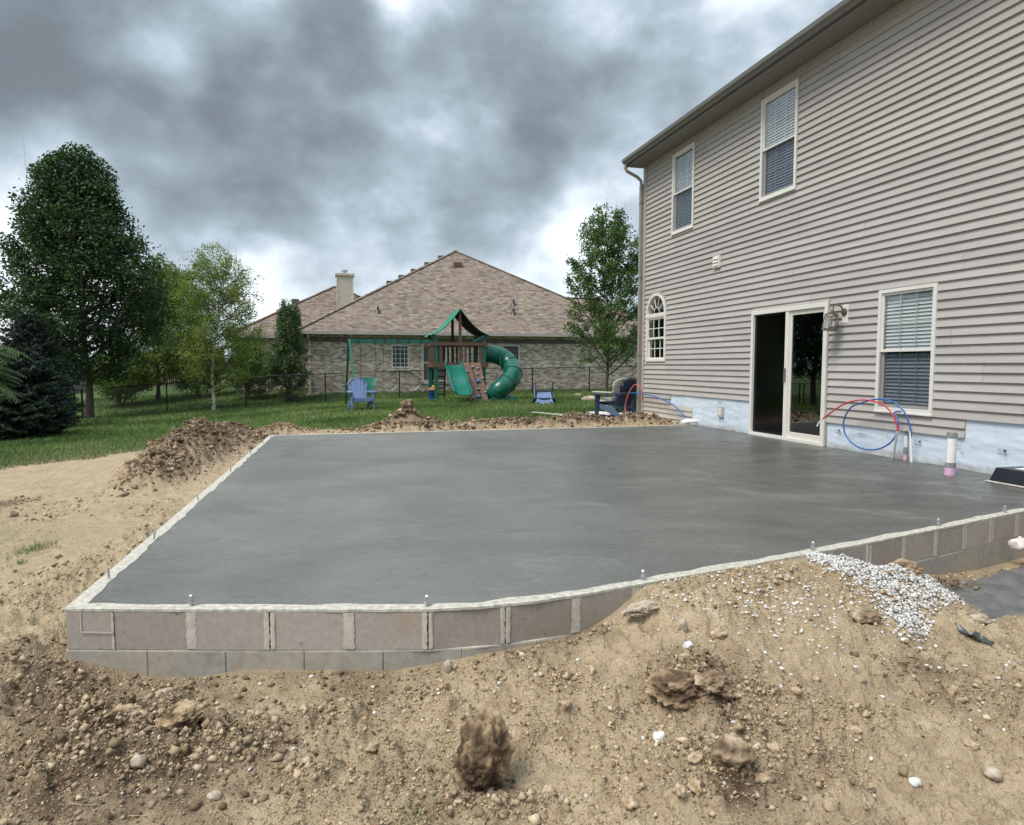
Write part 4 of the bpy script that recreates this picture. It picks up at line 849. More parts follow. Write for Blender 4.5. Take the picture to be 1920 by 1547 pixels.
# lantern
def lantern():
    s_, z = 6.42, 1.89
    m = MB(); m.bbox(s_ - .05, s_ + .06, -.04, -.01, z - .12, z + .14, .006); la = m.build('wall_lantern', M_WHITE, house); la['label'] = 'brass wall lantern hanging crooked beside the sliding door'
    m = MB(); m.lathe([(.055, 0), (.05, .015), (.02, .03)], 14); e = m.build('back_plate', M_BRASS, la, smooth=True); e.location = (s_, -.04, z + .04); e.rotation_euler = (math.pi / 2, 0, 0)
    m = MB(); m.tube([(s_, -.05, z + .04), (s_ - .01, -.09, z + .115), (s_ - .03, -.14, z + .14), (s_ - .05, -.185, z + .12), (s_ - .055, -.19, z + .06)], .011, 8); m.build('arm', M_BRASS, la, smooth=True)
    body = bpy.data.objects.new('lamp_cage', MB().mesh('x')); 
    m = MB(); n = 8; R0, R1, h = .085, .108, .20
    for k in range(n):
        q = 2 * math.pi * k / n; m.tube([(R0 * math.cos(q), R0 * math.sin(q), 0), (R1 * math.cos(q), R1 * math.sin(q), -h)], .005, 5)
    m.lathe([(.086, -.004), (.098, .006), (.07, .03), (.022, .05), (.016, .07), (.022, .08), (.006, .10)], 16); m.lathe([(.088, -h - .006), (.108, -h - .004), (.108, -h + .004), (.09, -h + .006)], 16)
    body = m.build('lamp_cage', M_BRASS, la); body.location = (s_ - .055, -.205, z - .01); body.rotation_euler = (.12, .22, .2)
    for k in range(n):
        q0, q1 = 2 * math.pi * k / n, 2 * math.pi * (k + 1) / n; m = MB(); m.add([(R0 * .97 * math.cos(q0), R0 * .97 * math.sin(q0), -.002), (R0 * .97 * math.cos(q1), R0 * .97 * math.sin(q1), -.002), (R1 * .97 * math.cos(q1), R1 * .97 * math.sin(q1), -h), (R1 * .97 * math.cos(q0), R1 * .97 * math.sin(q0), -h)], [(0, 1, 2, 3)])
        g = m.build('glass_pane', M_GLASS, la); g.location = body.location; g.rotation_euler = body.rotation_euler
    m = MB(); m.lathe([(.012, -.03), (.02, -.05), (.024, -.09), (.014, -.12)], 10); g = m.build('bulb', simple('frosted_bulb', (.8, .8, .78), .3), la, smooth=True); g.location = body.location; g.rotation_euler = body.rotation_euler
lantern()
m = MB(); m.add([(6.02 + .0, -.026, 0), ], []) 
# ================================================================== PIPES AND TUBES BY THE HOUSE
M_PVC = simple('white_pvc', (.78, .78, .76), .35, .04, 8); M_PEXR = simple('red_pex', (.55, .035, .05), .32, .05, 6); M_PEXB = simple('blue_pex', (.035, .13, .40), .32, .05, 6); M_TAPE = simple('silver_duct_tape', (.24, .245, .25), .4, .25, 30); M_PINK = simple('pink_film', (.62, .38, .55), .4, .25, 40)
def wpx(px, py, out):
    """point on the plane parallel to the house wall and OUT metres in front of it"""
    d = ray(px, py); o = Vector((0, 0, CZ)); P0 = A0 - NW * out; return o + d * ((P0 - o).dot(NW) / d.dot(NW))
def spline(P, n=10):
    P = [Vector(p) for p in P]; Q = []
    for i in range(len(P) - 1):
        p0, p1, p2, p3 = P[max(i - 1, 0)], P[i], P[i + 1], P[min(i + 2, len(P) - 1)]
        for k in range(n):
            t = k / n; Q.append(.5 * ((2 * p1) + (p2 - p0) * t + (2 * p0 - 5 * p1 + 4 * p2 - p3) * t * t + (3 * p1 - p0 - 3 * p2 + p3) * t ** 3))
    return Q + [P[-1]]
# white sleeves standing out of the slab
b1_ = atz(1674, 859); t1 = wpx(1683, 809, .235); m = MB(); m.tube([b1_ - Vector((0, 0, .02)), t1], .0145, 12); tag(m.build('conduit_sleeve', M_PVC, smooth=True), 'leaning thin white sleeve holding the red tube', 'pipe', 'white sleeves by the wall')
b2_ = atz(1709, 866); t2 = wpx(1707, 809, .14); m = MB(); m.tube([b2_ - Vector((0, 0, .02)), t2], .0145, 12); tag(m.build('conduit_sleeve', M_PVC, smooth=True), 'upright thin white sleeve holding the blue tube', 'pipe', 'white sleeves by the wall')
red = [t1 - (t1 - b1_) * .3, t1] + [wpx(*q) for q in [(1681, 797, .235), (1673, 776, .24), (1655, 759, .25), (1630, 751, .26), (1605, 751, .27), (1580, 759, .29), (1556, 775, .31), (1543, 785, .32)]]
o = MB(); o.tube(spline(red), .0105, 10); rt = o.build('red_tube', M_PEXR, smooth=True); tag(rt, 'red plastic tube arching in front of the sliding door with a white end', 'tube')
e_ = [wpx(1543, 785, .32), wpx(1537, 791, .325), wpx(1532, 799, .33)]; m = MB(); m.tube(spline(e_), .0112, 10); m.build('tube_end', M_PVC, rt, smooth=True)
loop = [wpx(*q) for q in [(1708, 809, .14), (1705, 797, .145), (1697, 775, .16), (1680, 757, .18), (1658, 749, .20), (1634, 750, .22)]]
cc = (1633, 797); lp = []
for k in range(1, 22):
    a = math.radians(96 + k * 360 / 22); rx, ry = 51.5, 46.5; lp.append(wpx(cc[0] + rx * math.cos(a), cc[1] - ry * math.sin(a) + 0.0, .22 - .004 * k))
loop2 = [wpx(*q) for q in [(1688, 775, .12), (1686, 752 + 24, .12)]]
m = MB(); m.tube(spline([t2 - (t2 - b2_) * .3] + loop + lp[1:-3] + [wpx(1690, 772, .13)], 7), .0105, 10); tag(m.build('blue_tube', M_PEXB, smooth=True), 'blue plastic tube coiled in a full ring below the lower window', 'tube')
def standpipe(base, r, segs, name, label, lean=(0, 0)):
    root = None; z = base.z - .02
    for nm, h, rr, mt in segs:
        m = MB(); m.lathe([(rr, z - base.z), (rr, z - base.z + h)], 20); z += h
        if root is None: root = m.build(name, mt, smooth=True); root.location = base; tag(root, label, 'pipe')
        else: m.build(nm, mt, root, smooth=True)
    root.rotation_euler = (lean[0], lean[1], 0); return root
g = atz(1697, 862); standpipe(g, .03, [('a', .08, .026, M_PINK), ('tape_wrap', .10, .0235, M_TAPE), ('pipe_body', .15, .020, M_PVC), ('cap', .025, .024, M_TAPE), ('nozzle', .025, .014, M_BRASS)], 'capped_standpipe', 'short slim standpipe with grey cap between the two white sleeves')
g = atz(1781, 890); standpipe(g, .05, [('a', .095, .057, M_PINK), ('tape_wrap', .06, .0515, M_TAPE), ('pipe_body', .265, .047, M_PVC), ('cap', .058, .0505, M_TAPE)], 'drain_standpipe', 'thick white drain pipe with grey cap and pink film, standing alone in the slab', (0, .01))
# tubes at the far corner
far_b = [hw(2.25, .06, -.02), hw(2.15, .10, .14), hw(1.75, .12, .33), hw(1.1, .14, .47), hw(.3, .16, .53), hw(-.55, .2, .50), hw(-1.2, .25, .30), hw(-1.35, .3, .12)]
m = MB(); m.tube(spline(far_b), .014, 8); tag(m.build('blue_tube', M_PEXB, smooth=True), 'faded blue tube bowed round the far corner of the house', 'tube')
far_r = [hw(-.7, .32, -.05), hw(-.75, .36, .25), hw(-.62, .36, .66), hw(-.3, .3, .93), hw(-.1, .2, .85), hw(.0, .15, .55), hw(.02, .14, .1)]
m = MB(); m.tube(spline([wpx(1176, 780, .5), wpx(1172, 765, .5), wpx(1176, 745, .5), wpx(1184, 728, .5), wpx(1193, 721, .48), wpx(1200, 725, .44), wpx(1204, 738, .4), wpx(1205, 752, .36)]), .014, 8); tag(m.build('red_tube', simple('faded_red_pex', (.50, .12, .13), .4), smooth=True), 'faded red tube looped up beside the navy chair at the house corner', 'tube')
m = MB(); m.tube(spline([wpx(1231, 792, .35), wpx(1240, 788, .3), wpx(1247, 788, .22), wpx(1249, 796, .2), wpx(1249, 803, .2)]), .014, 8); tag(m.build('red_tube', M_PEXR, smooth=True), 'short red tube stub bent over the far slab edge', 'tube')
# crumpled film at the end of the cream siding, and a black cover at the right edge of the slab
def crumple(name, c, sx, sy, sz, mat, label, cat, seed):
    V, F = ICO3; V = V.copy(); n = fbm(V[:, 0] * 2.1 + seed, V[:, 1] * 2.1 + V[:, 2] * 1.7, 4, seed); V = V * (1 + n[:, None] * 1.1); V[:, 2] = np.maximum(V[:, 2], -.35); V *= [sx, sy, sz]
    o = link(name, npmesh(name, V, F), mat, smooth=True); o.location = c; return tag(o, label, cat)
crumple('crumpled_film', hw(2.42, .07, .03), .22, .07, .07, simple('cloudy_film', (.66, .64, .62), .4, .1, 20, .3, 30), 'crumpled whitish plastic film where the cream siding meets the slab', 'plastic film', 4)
crumple('crumpled_film', Vector((3.98, 5.13, -.22)), .07, .05, .07, simple('pinkish_film', (.68, .62, .60), .4, .1, 20, .3, 30), 'crumpled pale film against the footing at the right edge', 'plastic film', 9)
cb = empty('access_cover', Vector((5.12, 6.42, 0)), HRZ, 'black plastic cover with a sloping side at the right end of the slab', 'cover')
M_BLK = simple('black_plastic', (.012, .014, .02), .35, .1, 10)
m = MB(); m.add([(-.38, -.16, 0), (.4, -.16, 0), (.4, .22, 0), (-.38, .22, 0), (-.33, -.13, .15), (.4, -.13, .15), (.4, .2, .15), (-.33, .2, .15)], [(0, 1, 5, 4), (1, 2, 6, 5), (2, 3, 7, 6), (3, 0, 4, 7), (4, 5, 6, 7)]); m.build('cover_shell', M_BLK, cb)
m = MB(); m.bbox(-.40, .42, -.20, .24, -.0, .012, .004); m.build('flange', M_CAP, cb)
m = MB(); m.bbox(-.2, .35, -.05, .15, .151, .156, .002); m.build('top_plate', M_PVC, cb)
from mathutils import noise as mnoise
# ================================================================== PLAY SET
M_GPL = simple('green_plastic', (.012, .145, .105), .3, .1, 3, spec=.5); M_GPOST = simple('green_painted_wood', (.014, .115, .082), .55, .12, 8); M_BRN = simple('stained_timber', (.115, .062, .042), .75, .2, 12, .2, 40, stretch=(1, 1, 4)); M_BRN2 = simple('rock_wall_board', (.19, .115, .085), .8, .15, 9, .2, 40, objvar=.2)
M_CANV = simple('green_canvas', (.012, .20, .13), .7, .1, 5); M_UNDER = simple('black_underside', (.008, .012, .012), .9); M_GTUBE = simple('dark_green_plastic', (.008, .105, .072), .25, .1, 2)
M_BLUE = simple('blue_hold', (.05, .22, .42), .4); M_GREY = simple('grey_hold', (.30, .32, .31), .5); M_CHAIN = simple('dark_chain', (.04, .04, .04), .5, metal=.4)
def playset():
    o = Vector(at(818, 751, 24)); PS = empty('play_tower', (o.x, o.y, hz(o.x, o.y) - .02), GRZ, 'wooden play tower with green canopy, wavy slide, climbing boards and tube slide', 'playset')
    inv = (Matrix.Translation(PS.location) @ Matrix.Rotation(GRZ, 4, 'Z')).inverted(); L = lambda v: inv @ Vector(v)
    W, D, DH = 1.76, 1.6, 1.20
    B = lambda nm, mt, a, b, w, h, up=(0, 0, 1), par=PS: MB().bar(a, b, w, h, up).build(nm, mt, par)
    for x, y in ((0, 0), (W, 0), (0, D), (W, D)): B('post', M_GPOST, (x, y, -.05), (x, y, 2.36), .115, .10)
    for z0, h in ((DH - .0, .17), (1.98, .12)):
        for y in (-.07, D + .07): B('rail', M_BRN, (-.2 if z0 > 1.5 else -.12, y, z0 + h / 2), (W + .14, y, z0 + h / 2), .035, h)
        for x in (-.075, W + .075): B('rail', M_BRN, (x, -.06, z0 + h / 2), (x, D + .06, z0 + h / 2), .035, h)
    for i in range(11): B('deck_board', M_BRN, (.0, .07 + i * .146, DH + .17), (W, .07 + i * .146, DH + .17), .138, .03)
    for x in (-.13, .17, .23): B('picket', M_BRN, (x + .0, -.05, DH + .1), (x, -.05, 2.04), .10, .03, (0, 1, 0)) if x != .23 else None
    for x in (.93, 1.06): B('picket', M_BRN, (x, -.045, DH + .15), (x, -.045, 2.02), .06 if x > 1 else .09, .03, (0, 1, 0))
    B('picket', M_BRN, (W - .14, -.045, DH + .1), (W - .14, -.045, 2.04), .10, .03, (0, 1, 0))
    for i in range(9): B('picket', M_BRN, (.2 + i * .17, D + .05, DH + .1), (.2 + i * .17, D + .05, 2.04), .07, .03, (0, 1, 0))
    for i in range(5):
        B('picket', M_BRN, (-.05, .3 + i * .26, DH + .1), (-.05, .3 + i * .26, 2.04), .03, .08, (0, 1, 0))
    for x, y in ((W + .05, .25), (W + .05, 1.4)): B('picket', M_BRN, (x, y, DH + .1), (x, y, 2.04), .03, .08, (0, 1, 0))
    for y in (-.02, D + .02): B('ridge_post', M_BRN, (W / 2, y, 1.3), (W / 2, y, 3.25), .10, .06, (0, 1, 0))
    B('ridge_beam', M_BRN, (W / 2, -.12, 3.22), (W / 2, D + .12, 3.22), .05, .09)
    for sgn, nm in ((-1, 'canopy'), (1, 'canopy')):
        rows = []
        for i in range(13):
            t = i / 12; x = W / 2 + sgn * (W / 2 + .22) * t; z = 3.30 - .96 * t - .16 * math.sin(math.pi * t) * (1 if t < .9 else 1)
            rows.append([(x, -.14 + (D + .28) * j / 8, z + .03 * math.sin(j * 1.1) * t) for j in range(9)])
        m = MB(); m.sheet(rows, -.012, (sgn * .5, 0, 1)); m.build(nm, M_CANV, PS, smooth=True); m = MB(); m.sheet([[(q[0] - sgn * .012, q[1], q[2] - .022) for q in r_] for r_ in rows]); m.build('canopy_underside', M_UNDER, PS, smooth=True)  # canvas, and a near-black sheet just below it
        x = W / 2 + sgn * (W / 2 + .1); B('canopy_rail', M_GPOST, (x, -.1, 2.32), (x, D + .1, 2.32), .05, .09)
    for x, sg in ((0, 1), (W, -1)): B('brace', M_GPOST, (x, -.08, 2.34), (x + sg * .42, -.08, 2.12), .03, .07) if sg < 0 else None
    # climbing boards
    ct, cb_ = L(at(887, 681, 23.9)), L(at(902, 753, 22.9)); tx0, tx1 = W * .60, W * .96
    T = Vector((1.28, -.09, DH + .16)); Bm = Vector((1.36, -1.02, 0.02)); n = 11; w = .66
    for i in range(n):
        a = T.lerp(Bm, i / n); b = T.lerp(Bm, (i + .94) / n); nrm = (Bm - T).cross(Vector((1, 0, 0))).normalized(); m = MB(); m.bar((a + b) / 2 - Vector((w / 2, 0, 0)), (a + b) / 2 + Vector((w / 2, 0, 0)), .028, (b - a).length, (Bm - T).normalized() ); m.build('climbing_board', M_BRN2, PS)
    for sx in (-.27, .27): B('board_runner', M_BRN, T + Vector((sx, .05, -.04)), Bm + Vector((sx, .05, -.04)), .05, .07)
    for u, v, mt in ((.0, .12, M_GREY), (.35, .16, M_GREY), (-.45, .24, M_GREY), (.25, .31, M_GREY), (.55, .42, M_GREY), (.2, .50, M_BLUE), (-.5, .58, M_BLUE), (.1, .70, M_GREY), (.55, .78, M_GREY), (0, .90, M_BLUE), (-.35, .93, M_GREY)):
        p = T.lerp(Bm, v) + Vector((u * w * .8, -.04, .02)); V, F = ICO2; q = V * [.075, .045, .05] * (1.25 if mt is M_BLUE else .9); h = link('climbing_hold', npmesh('climbing_hold', q, F), mt, PS, smooth=True); h.location = p; h.rotation_euler = (.7, 0, u * 3)
    B('climbing_rope', M_CHAIN, T + Vector((-.05, -.03, .0)), Bm + Vector((.12, -.04, 0)), .02, .02)
    # wavy slide
    sx = .62; prof = []
    for i in range(25):
        t = i / 24; y = -.05 - 2.15 * t; z = 1.30 - 1.16 * t - .05 * math.sin(t * 4 * math.pi) * (1 - t) * 1.6
        if t > .86: z = 1.30 - 1.16 * .86 - .05 * math.sin(.86 * 4 * math.pi) * .22 - (t - .86) * .25
        prof.append((y, z + .02))
    m = MB(); w = .27; lip = .14; rows = []
    for y, z in prof:
        rows.append([(sx + q, y, z + h) for q, h in ((-w - .06, lip - .03), (-w - .03, lip), (-w, lip - .01), (-w + .03, .03), (-w + .08, 0), (0, -.01), (w - .08, 0), (w - .03, .03), (w, lip - .01), (w + .03, lip), (w + .06, lip - .03))])
    m.sheet(rows, -.025, (0, -.4, 1)); sl_ = m.build('wave_slide', M_GPL, PS, smooth=True)
    # tube slide
    cpt = [(1.76, .85, 1.72), (2.15, .85, 1.66), (2.5, .84, 1.5), (2.86, .66, 1.27), (2.98, .25, 1.02), (2.76, -.12, .78), (2.35, -.3, .56), (2.05, -.25, .42), (2.0, .05, .30), (2.3, .2, .26)]
    cpx = [(908, 663, 25.0), (928, 665, 25.05), (945, 672, 25.1), (958, 686, 24.9), (961, 703, 24.4), (950, 719, 23.9), (936, 731, 23.7), (930, 740, 23.9), (940, 744, 24.3)]
    cl = spline([L(at(*q)) for q in cpx], 8); rr = [.335] * len(cl); m = MB(); m.tube(cl, rr, 22, cap=False); ts = m.build('tube_slide', M_GTUBE, PS, smooth=True)
    for i in (2, 14, 22, 31, 40, 50):
        a, b, c = cl[i], cl[min(i + 1, len(cl) - 1)], cl[i - 1]; d = (b - c).normalized(); m = MB(); m.tube([a - d * .025, a - d * .018, a + d * .018, a + d * .025], [.335, .36, .36, .335], 22, cap=False); m.build('tube_flange', M_GTUBE, ts, smooth=True)
    e = L(at(948, 752, 23.8)); m = MB(); m.bbox(e.x - .55, e.x + .35, e.y - .25, e.y + .3, 0, .13, .02); m.build('tube_exit', M_GTUBE, PS); 
    e = L(at(960, 748, 23.7)); m = MB(); m.bbox(e.x - .12, e.x + .1, e.y - .12, e.y + .1, 0, .20, .03); m.build('tube_foot', M_GPL, PS)
    B('tube_prop', M_GPOST, L(at(938, 655, 24.65)), L(at(938, 684, 24.65)), .04, .03)
    # ladder under the left side
    for x in (.12, .60):
        B('ladder_rail', M_GPOST, (x, D + .45, 0), (x, D - .02, DH + .1), .06, .035)
    for i in range(5): t = (i + .6) / 5.6; B('ladder_rung', M_BRN, (.1, D + .45 - .47 * t, (DH + .1) * t), (.62, D + .45 - .47 * t, (DH + .1) * t), .10, .05)
    B('ground_rail', M_GPOST, (0, .05, .05), (0, D, .05), .05, .09)
    # swing beam and A frame
    Lb = 3.03; zb = 2.12
    B('swing_beam', M_GPOST, (-.02, .15, zb), (-Lb, .15, zb), .09, .14)
    B('frame_leg', M_GPOST, (-Lb + .02, .10, zb + .04), (-Lb + .22, -.95, 0), .10, .075, (1, 0, 0)); B('frame_leg', M_GPOST, (-Lb, .20, zb + .04), (-Lb - .12, 1.15, -.1), .10, .075, (1, 0, 0)); B('frame_brace', M_BRN, (-Lb + .1, -.36, 1.02), (-Lb - .06, .74, 1.0), .03, .08)
    for px in (671, 700, 720, 745, 765, 789):
        x = L(at(px, 640, 24)).x; m = MB(); m.bbox(x - .025, x + .025, .09, .21, zb - .085, zb + .085, .004); m.build('hanger_bracket', M_CHAIN, PS)
    def chain(a, b, par=None):
        m = MB(); a, b = Vector(a), Vector(b); n = int((b - a).length / .05)
        m.tube([a.lerp(b, i / n) + Vector((0, 0, -.04 * math.sin(math.pi * i / n) * 0)) for i in range(n + 1)], [.004 if i % 2 else .0075 for i in range(n + 1)], 5); return m.build('chain', M_CHAIN, par)
    MW = Matrix.Translation(PS.location) @ Matrix.Rotation(GRZ, 4, 'Z')
    for k, (pa, pb, lab) in enumerate([(717, 744, 'pale belt swing hanging nearer the glider under the green beam'), (758, 788, 'pale belt swing hanging next to the tower post')]):
        x0, x1 = L(at(pa, 725, 24)).x, L(at(pb, 725, 24)).x; s_ = empty('belt_swing', PS.location, GRZ, lab, 'swing', 'belt swings under the beam')
        pts = [(x0 + (x1 - x0) * t, .15, .62 - .26 * math.sin(math.pi * t) ** .8 - .0) for t in [i / 14 for i in range(15)]]
        rows = [[(p[0], p[1] - .07, p[2]), (p[0], p[1] + .07, p[2])] for p in pts[1:-1]]; m = MB(); m.sheet(rows, .02, (0, 0, 1)); m.build('belt_seat', simple('pale_rubber', (.52, .53, .48), .5), s_, smooth=True)
        chain((x0 + .02, .15, zb - .06), pts[1], s_); chain((x1 - .02, .15, zb - .06), pts[-2], s_)
    gs = empty('glider_swing', PS.location, GRZ, 'green two seat glider hanging behind the blue chair', 'swing'); gx = L(at(690, 720, 24)).x; 
    for yy in (-.35, .55):
        m = MB(); rows = []; 
        for i in range(7): t = i / 6; w_ = .10 + .22 * t; rows.append([(gx - w_, yy + .12 * t - .06, .38 + .46 * t), (gx - w_ * .5, yy + .03 + .12 * t, .38 + .46 * t), (gx + w_ * .5, yy + .03 + .12 * t, .38 + .46 * t), (gx + w_, yy + .12 * t - .06, .38 + .46 * t)])
        m.sheet(rows, .03, (0, 1, 0)); m.build('glider_back', M_GPL, gs, smooth=True); m = MB(); m.bbox(gx - .24, gx + .24, yy - .16, yy + .14, .30, .35, .01); m.build('glider_seat', M_GPL, gs)
    m = MB(); m.bar((gx, -.6, .26), (gx, .8, .26), .08, .05); m.build('glider_rail', M_GPOST, gs)
    for dx in (-.26, .26):
        for yy in (-.42, .62): chain((gx + dx * .95, .15, zb - .06), (gx + dx, yy, .82), gs)
    bk = L(at(811, 742, 24.4)); bp = MW @ Vector((bk.x, bk.y, 0)); b_ = empty('toy_bucket', (bp.x, bp.y, hz(bp.x, bp.y)), 0, 'blue toy bucket with orange and yellow toys under the tower deck', 'toy')
    m = MB(); m.lathe([(.10, 0), (.15, .34), (.165, .36)], 16); m.build('bucket', simple('royal_blue_plastic', (.02, .07, .35), .35), b_, smooth=True); m = MB(); m.bbox(-.12, .14, -.1, .1, .34, .46, .03); m.build('orange_toy', simple('orange_plastic', (.65, .25, .06), .4), b_); m = MB(); m.bbox(-.02, .1, -.06, .06, .46, .55, .02); m.build('yellow_toy', simple('yellow_plastic', (.6, .45, .08), .4), b_)
playset()
# ================================================================== ADIRONDACK CHAIRS
def adirondack(name, mat, mat2, loc, rz, label, rot=None, wide=.0, tray=True):
    c = empty(name, loc, rz, label, 'chair', 'garden chairs');
    if rot: c.rotation_euler = rot
    # local: +y is behind the sitter, -y the front
    nb = 6; bw = .56
    for i in range(nb):
        u = (i + .5) / nb - .5; x0 = u * .42; x1 = u * bw; top = .90 - .55 * u * u * 1.4; m = MB()
        a = Vector((x0, .17, .27)); b = Vector((x1, .17 + .62 * math.tan(math.radians(24)), .27 + (top - .27))); m.bar(a, b, .073, .02, (0, -1, .4)); m.build('back_slat', mat, c)
    m = MB(); m.tube([(bw * .5 * math.cos(q) * 1.02, .40 + .06 * math.sin(q), .72 + .20 * math.sin(q)) for q in [math.pi * i / 12 for i in range(13)]], .018, 6); m.build('back_rim', mat, c, smooth=True)
    m = MB(); m.bar((-.27, .36, .60), (.27, .36, .60), .03, .05); m.build('back_rail', mat2, c); m = MB(); m.bar((-.24, .19, .28), (.24, .19, .28), .03, .06); m.build('back_rail', mat2, c)
    for i in range(5): t = i / 4; m = MB(); m.bar((-.26, -.34 + .46 * t, .375 - .10 * t), (.26, -.34 + .46 * t, .375 - .10 * t), .098, .018); m.build('seat_slat', mat, c)
    m = MB(); m.bar((-.26, -.395, .335), (.26, -.395, .335), .02, .09); m.build('seat_slat', mat, c)
    for s_ in (-1, 1):
        m = MB(); m.prism([(-.38, .36), (-.38, .28), (.52, .0), (.60, .0), (.30, .20), (.15, .27)], s_ * .28 - .012, s_ * .28 + .012, axis=0); m.build('side_rail', mat2, c)
        m = MB(); m.add([(s_ * .305 + dx, y, z) for dx in (-.014, .014) for y, z in ((-.40, 0), (-.31, 0), (-.25, .54), (-.40, .54))], [(0, 1, 2, 3), (7, 6, 5, 4), (0, 4, 5, 1), (1, 5, 6, 2), (2, 6, 7, 3), (3, 7, 4, 0)]); m.build('leg', mat, c)
        m = MB(); m.prism([(s_ * .24, .38), (s_ * .24, -.36), (s_ * .27, -.46), (s_ * .40, -.46), (s_ * .42, -.30), (s_ * .34, .38)], .54, .562, axis=2); m.build('armrest', mat, c)
    return c
M_CB = simple('light_blue_plastic', (.145, .215, .40), .5, .08, 6); M_CB2 = simple('light_blue_plastic_frame', (.11, .165, .31), .5, .08, 6); M_NAVY = simple('navy_plastic', (.018, .030, .070), .4, .1, 6); M_TEAL = simple('slate_blue_plastic', (.075, .125, .19), .5, .1, 6); M_CREAM = simple('weathered_white', (.56, .53, .47), .7, .12, 12)
p = at(676, 769, 19.2); adirondack('garden_chair', M_CB, M_CB2, (p.x, p.y, hz(p.x, p.y) - .01), .42, 'upright light blue slatted garden chair on the lawn before the swings')
p = at(1021, 756, 21.5); oc_ = adirondack('garden_chair', M_CB, M_NAVY, (p.x, p.y + .5, hz(p.x, p.y) + .60), 0, 'light blue slatted garden chair turned upside down on the lawn', rot=(math.radians(163), 0, 0)); oc_.scale = (.98, .86, .86)
p = at(1157, 782, 16.3); nc_ = adirondack('garden_chair', M_NAVY, M_TEAL, (p.x, p.y, hz(p.x, p.y) - .02), math.radians(-60 + 30), 'navy garden chair seen from behind at the house corner', rot=(0, 0, math.radians(212))); nc_.scale = (1.08, 1.08, 1.08)
p = at(1150, 770, 18.4); adirondack('garden_chair', M_CREAM, M_CREAM, (p.x, p.y, hz(p.x, p.y)), 0, 'weathered white garden chair behind the navy one', rot=(0, 0, math.radians(205)))
p = at(1198, 776, 17.2); gb = empty('storage_bin', (p.x, p.y, hz(p.x, p.y)), .25, 'charcoal lidded bin half hidden by the house corner', 'bin')
m = MB(); m.bbox(-.30, .5, -.25, .35, 0, .86, .02); m.build('bin_body', simple('charcoal_plastic', (.035, .037, .04), .5), gb); m = MB(); m.bbox(-.33, .53, -.28, .38, .862, .91, .015); m.build('lid', simple('charcoal_lid', (.025, .026, .03), .4), gb)
# bed of white gravel with black edging
bx = [at(1095, 770, 17.4), at(1103, 774, 16.9), at(1125, 778, 16.3), at(1150, 782, 15.9), at(1175, 785, 15.5)]; bxx = [Vector((v.x, v.y, 0)) for v in bx]; back = [Vector((3.3, 18.0, 0)), Vector((2.6, 18.1, 0)), Vector((2.05, 17.9, 0))]
m = MB(); pts = spline(bxx + [] , 6); 
for a, b in zip(pts, pts[1:]): m.bar((a.x, a.y, hz(a.x, a.y) + .03), (b.x, b.y, hz(b.x, b.y) + .03), .03, .10)
tag(m.build('bed_edging', M_BLK), 'black plastic edging curved round the gravel bed at the house corner', 'edging')
BED = [(v.x, v.y) for v in bxx] + [(3.2, 16.0), (3.4, 17.9)] + [(v.x, v.y) for v in back]; BED = [(v.x, v.y) for v in bxx] + [(3.1, 15.75), (3.0, 16.9), (2.6, 17.9), (2.1, 17.8)]
x, y = in_poly(BED, 5200); clods('bed_gravel', x, y, Hbase(x, y) + .02, rng.uniform(.018, .032, len(x)), M_PEB, ICO1, jit=.2, label='white gravel in the edged bed by the house corner')
# boards, boulder, stones
M_WOOD = simple('pale_board', (.55, .50, .40), .8, .15, 14, stretch=(1, 6, 6))
for (ax, ay), (bx_, by), Y, lab, th in [((998, 773), (1062, 779), 15.6, 'thin weathered board lying on the grass edge left of the gravel bed', .02), ((1037, 781), (1165, 787), 14.6, 'long pale board lying flat on the soil before the gravel bed', .04)]:
    a, b = atz(ax, ay, -.03), atz(bx_, by, -.03); m = MB(); n_ = 4
    a.z, b.z = hz(a.x, a.y) + .045, hz(b.x, b.y) + .045; m.bar(a, b, .09, th); tag(m.build('loose_board', M_WOOD), lab, 'board', 'boards left at the dig')
def rock(name, px, py, z, size, mat, label, cat='stone', seed=1, sub=None, squash=(1, 1, .7), rz=0, ctr=None, amp=.9, fr=1.6, sinkf=.25):
    V, F = ico(6 if size > .08 else 4 if size > .04 else 3); V = V.copy(); off = Vector((seed * 3.7, seed * 1.3, -seed * 2.1)); n = np.empty(len(V)); dd = np.empty(len(V))
    for i, v in enumerate(V):
        p_ = Vector(v) * fr * .75 + off; n[i] = mnoise.fractal(p_, .85, 2.1, 3); q_, _ = mnoise.voronoi(Vector(v) * fr * 1.7 + off); r_, _ = mnoise.voronoi(Vector(v) * fr * 5.0 + off)
        dd[i] = .42 * n[i] + .26 * min(q_[1] - q_[0], .6) + .09 * min(r_[1] - r_[0], .5) + .05 * mnoise.fractal(p_ * 9, .6, 2.1, 3) - .12
    V = V * (1 + min(amp, 1.1) * dd[:, None]); V *= np.array(squash) * size
    p = ctr or atz(px, py, z); hh = hz(p.x, p.y); me = npmesh(name, V, F); vattr(me, 'tint', np.clip(.5 + n * .8, 0, 1)); o = link(name, me, mat, smooth=False); o.location = (p.x, p.y, hh + size * squash[2] * (1 - 2 * sinkf) * .9); o.rotation_euler = (0, 0, rz)
    return tag(o, label, cat)
M_BOULD = clodmat('pale_boulder', [(0, (.33, .27, .20)), (.5, (.47, .40, .31)), (1, (.58, .50, .40))]); M_GREYROCK = clodmat('grey_rock', [(0, (.16, .165, .16)), (.5, (.26, .26, .25)), (1, (.4, .39, .36))])
M_BIGCLOD = clodmat('big_clod', [(0, (.09, .060, .038)), (.45, (.16, .11, .068)), (.62, (.30, .215, .13)), (1, (.48, .365, .23))])
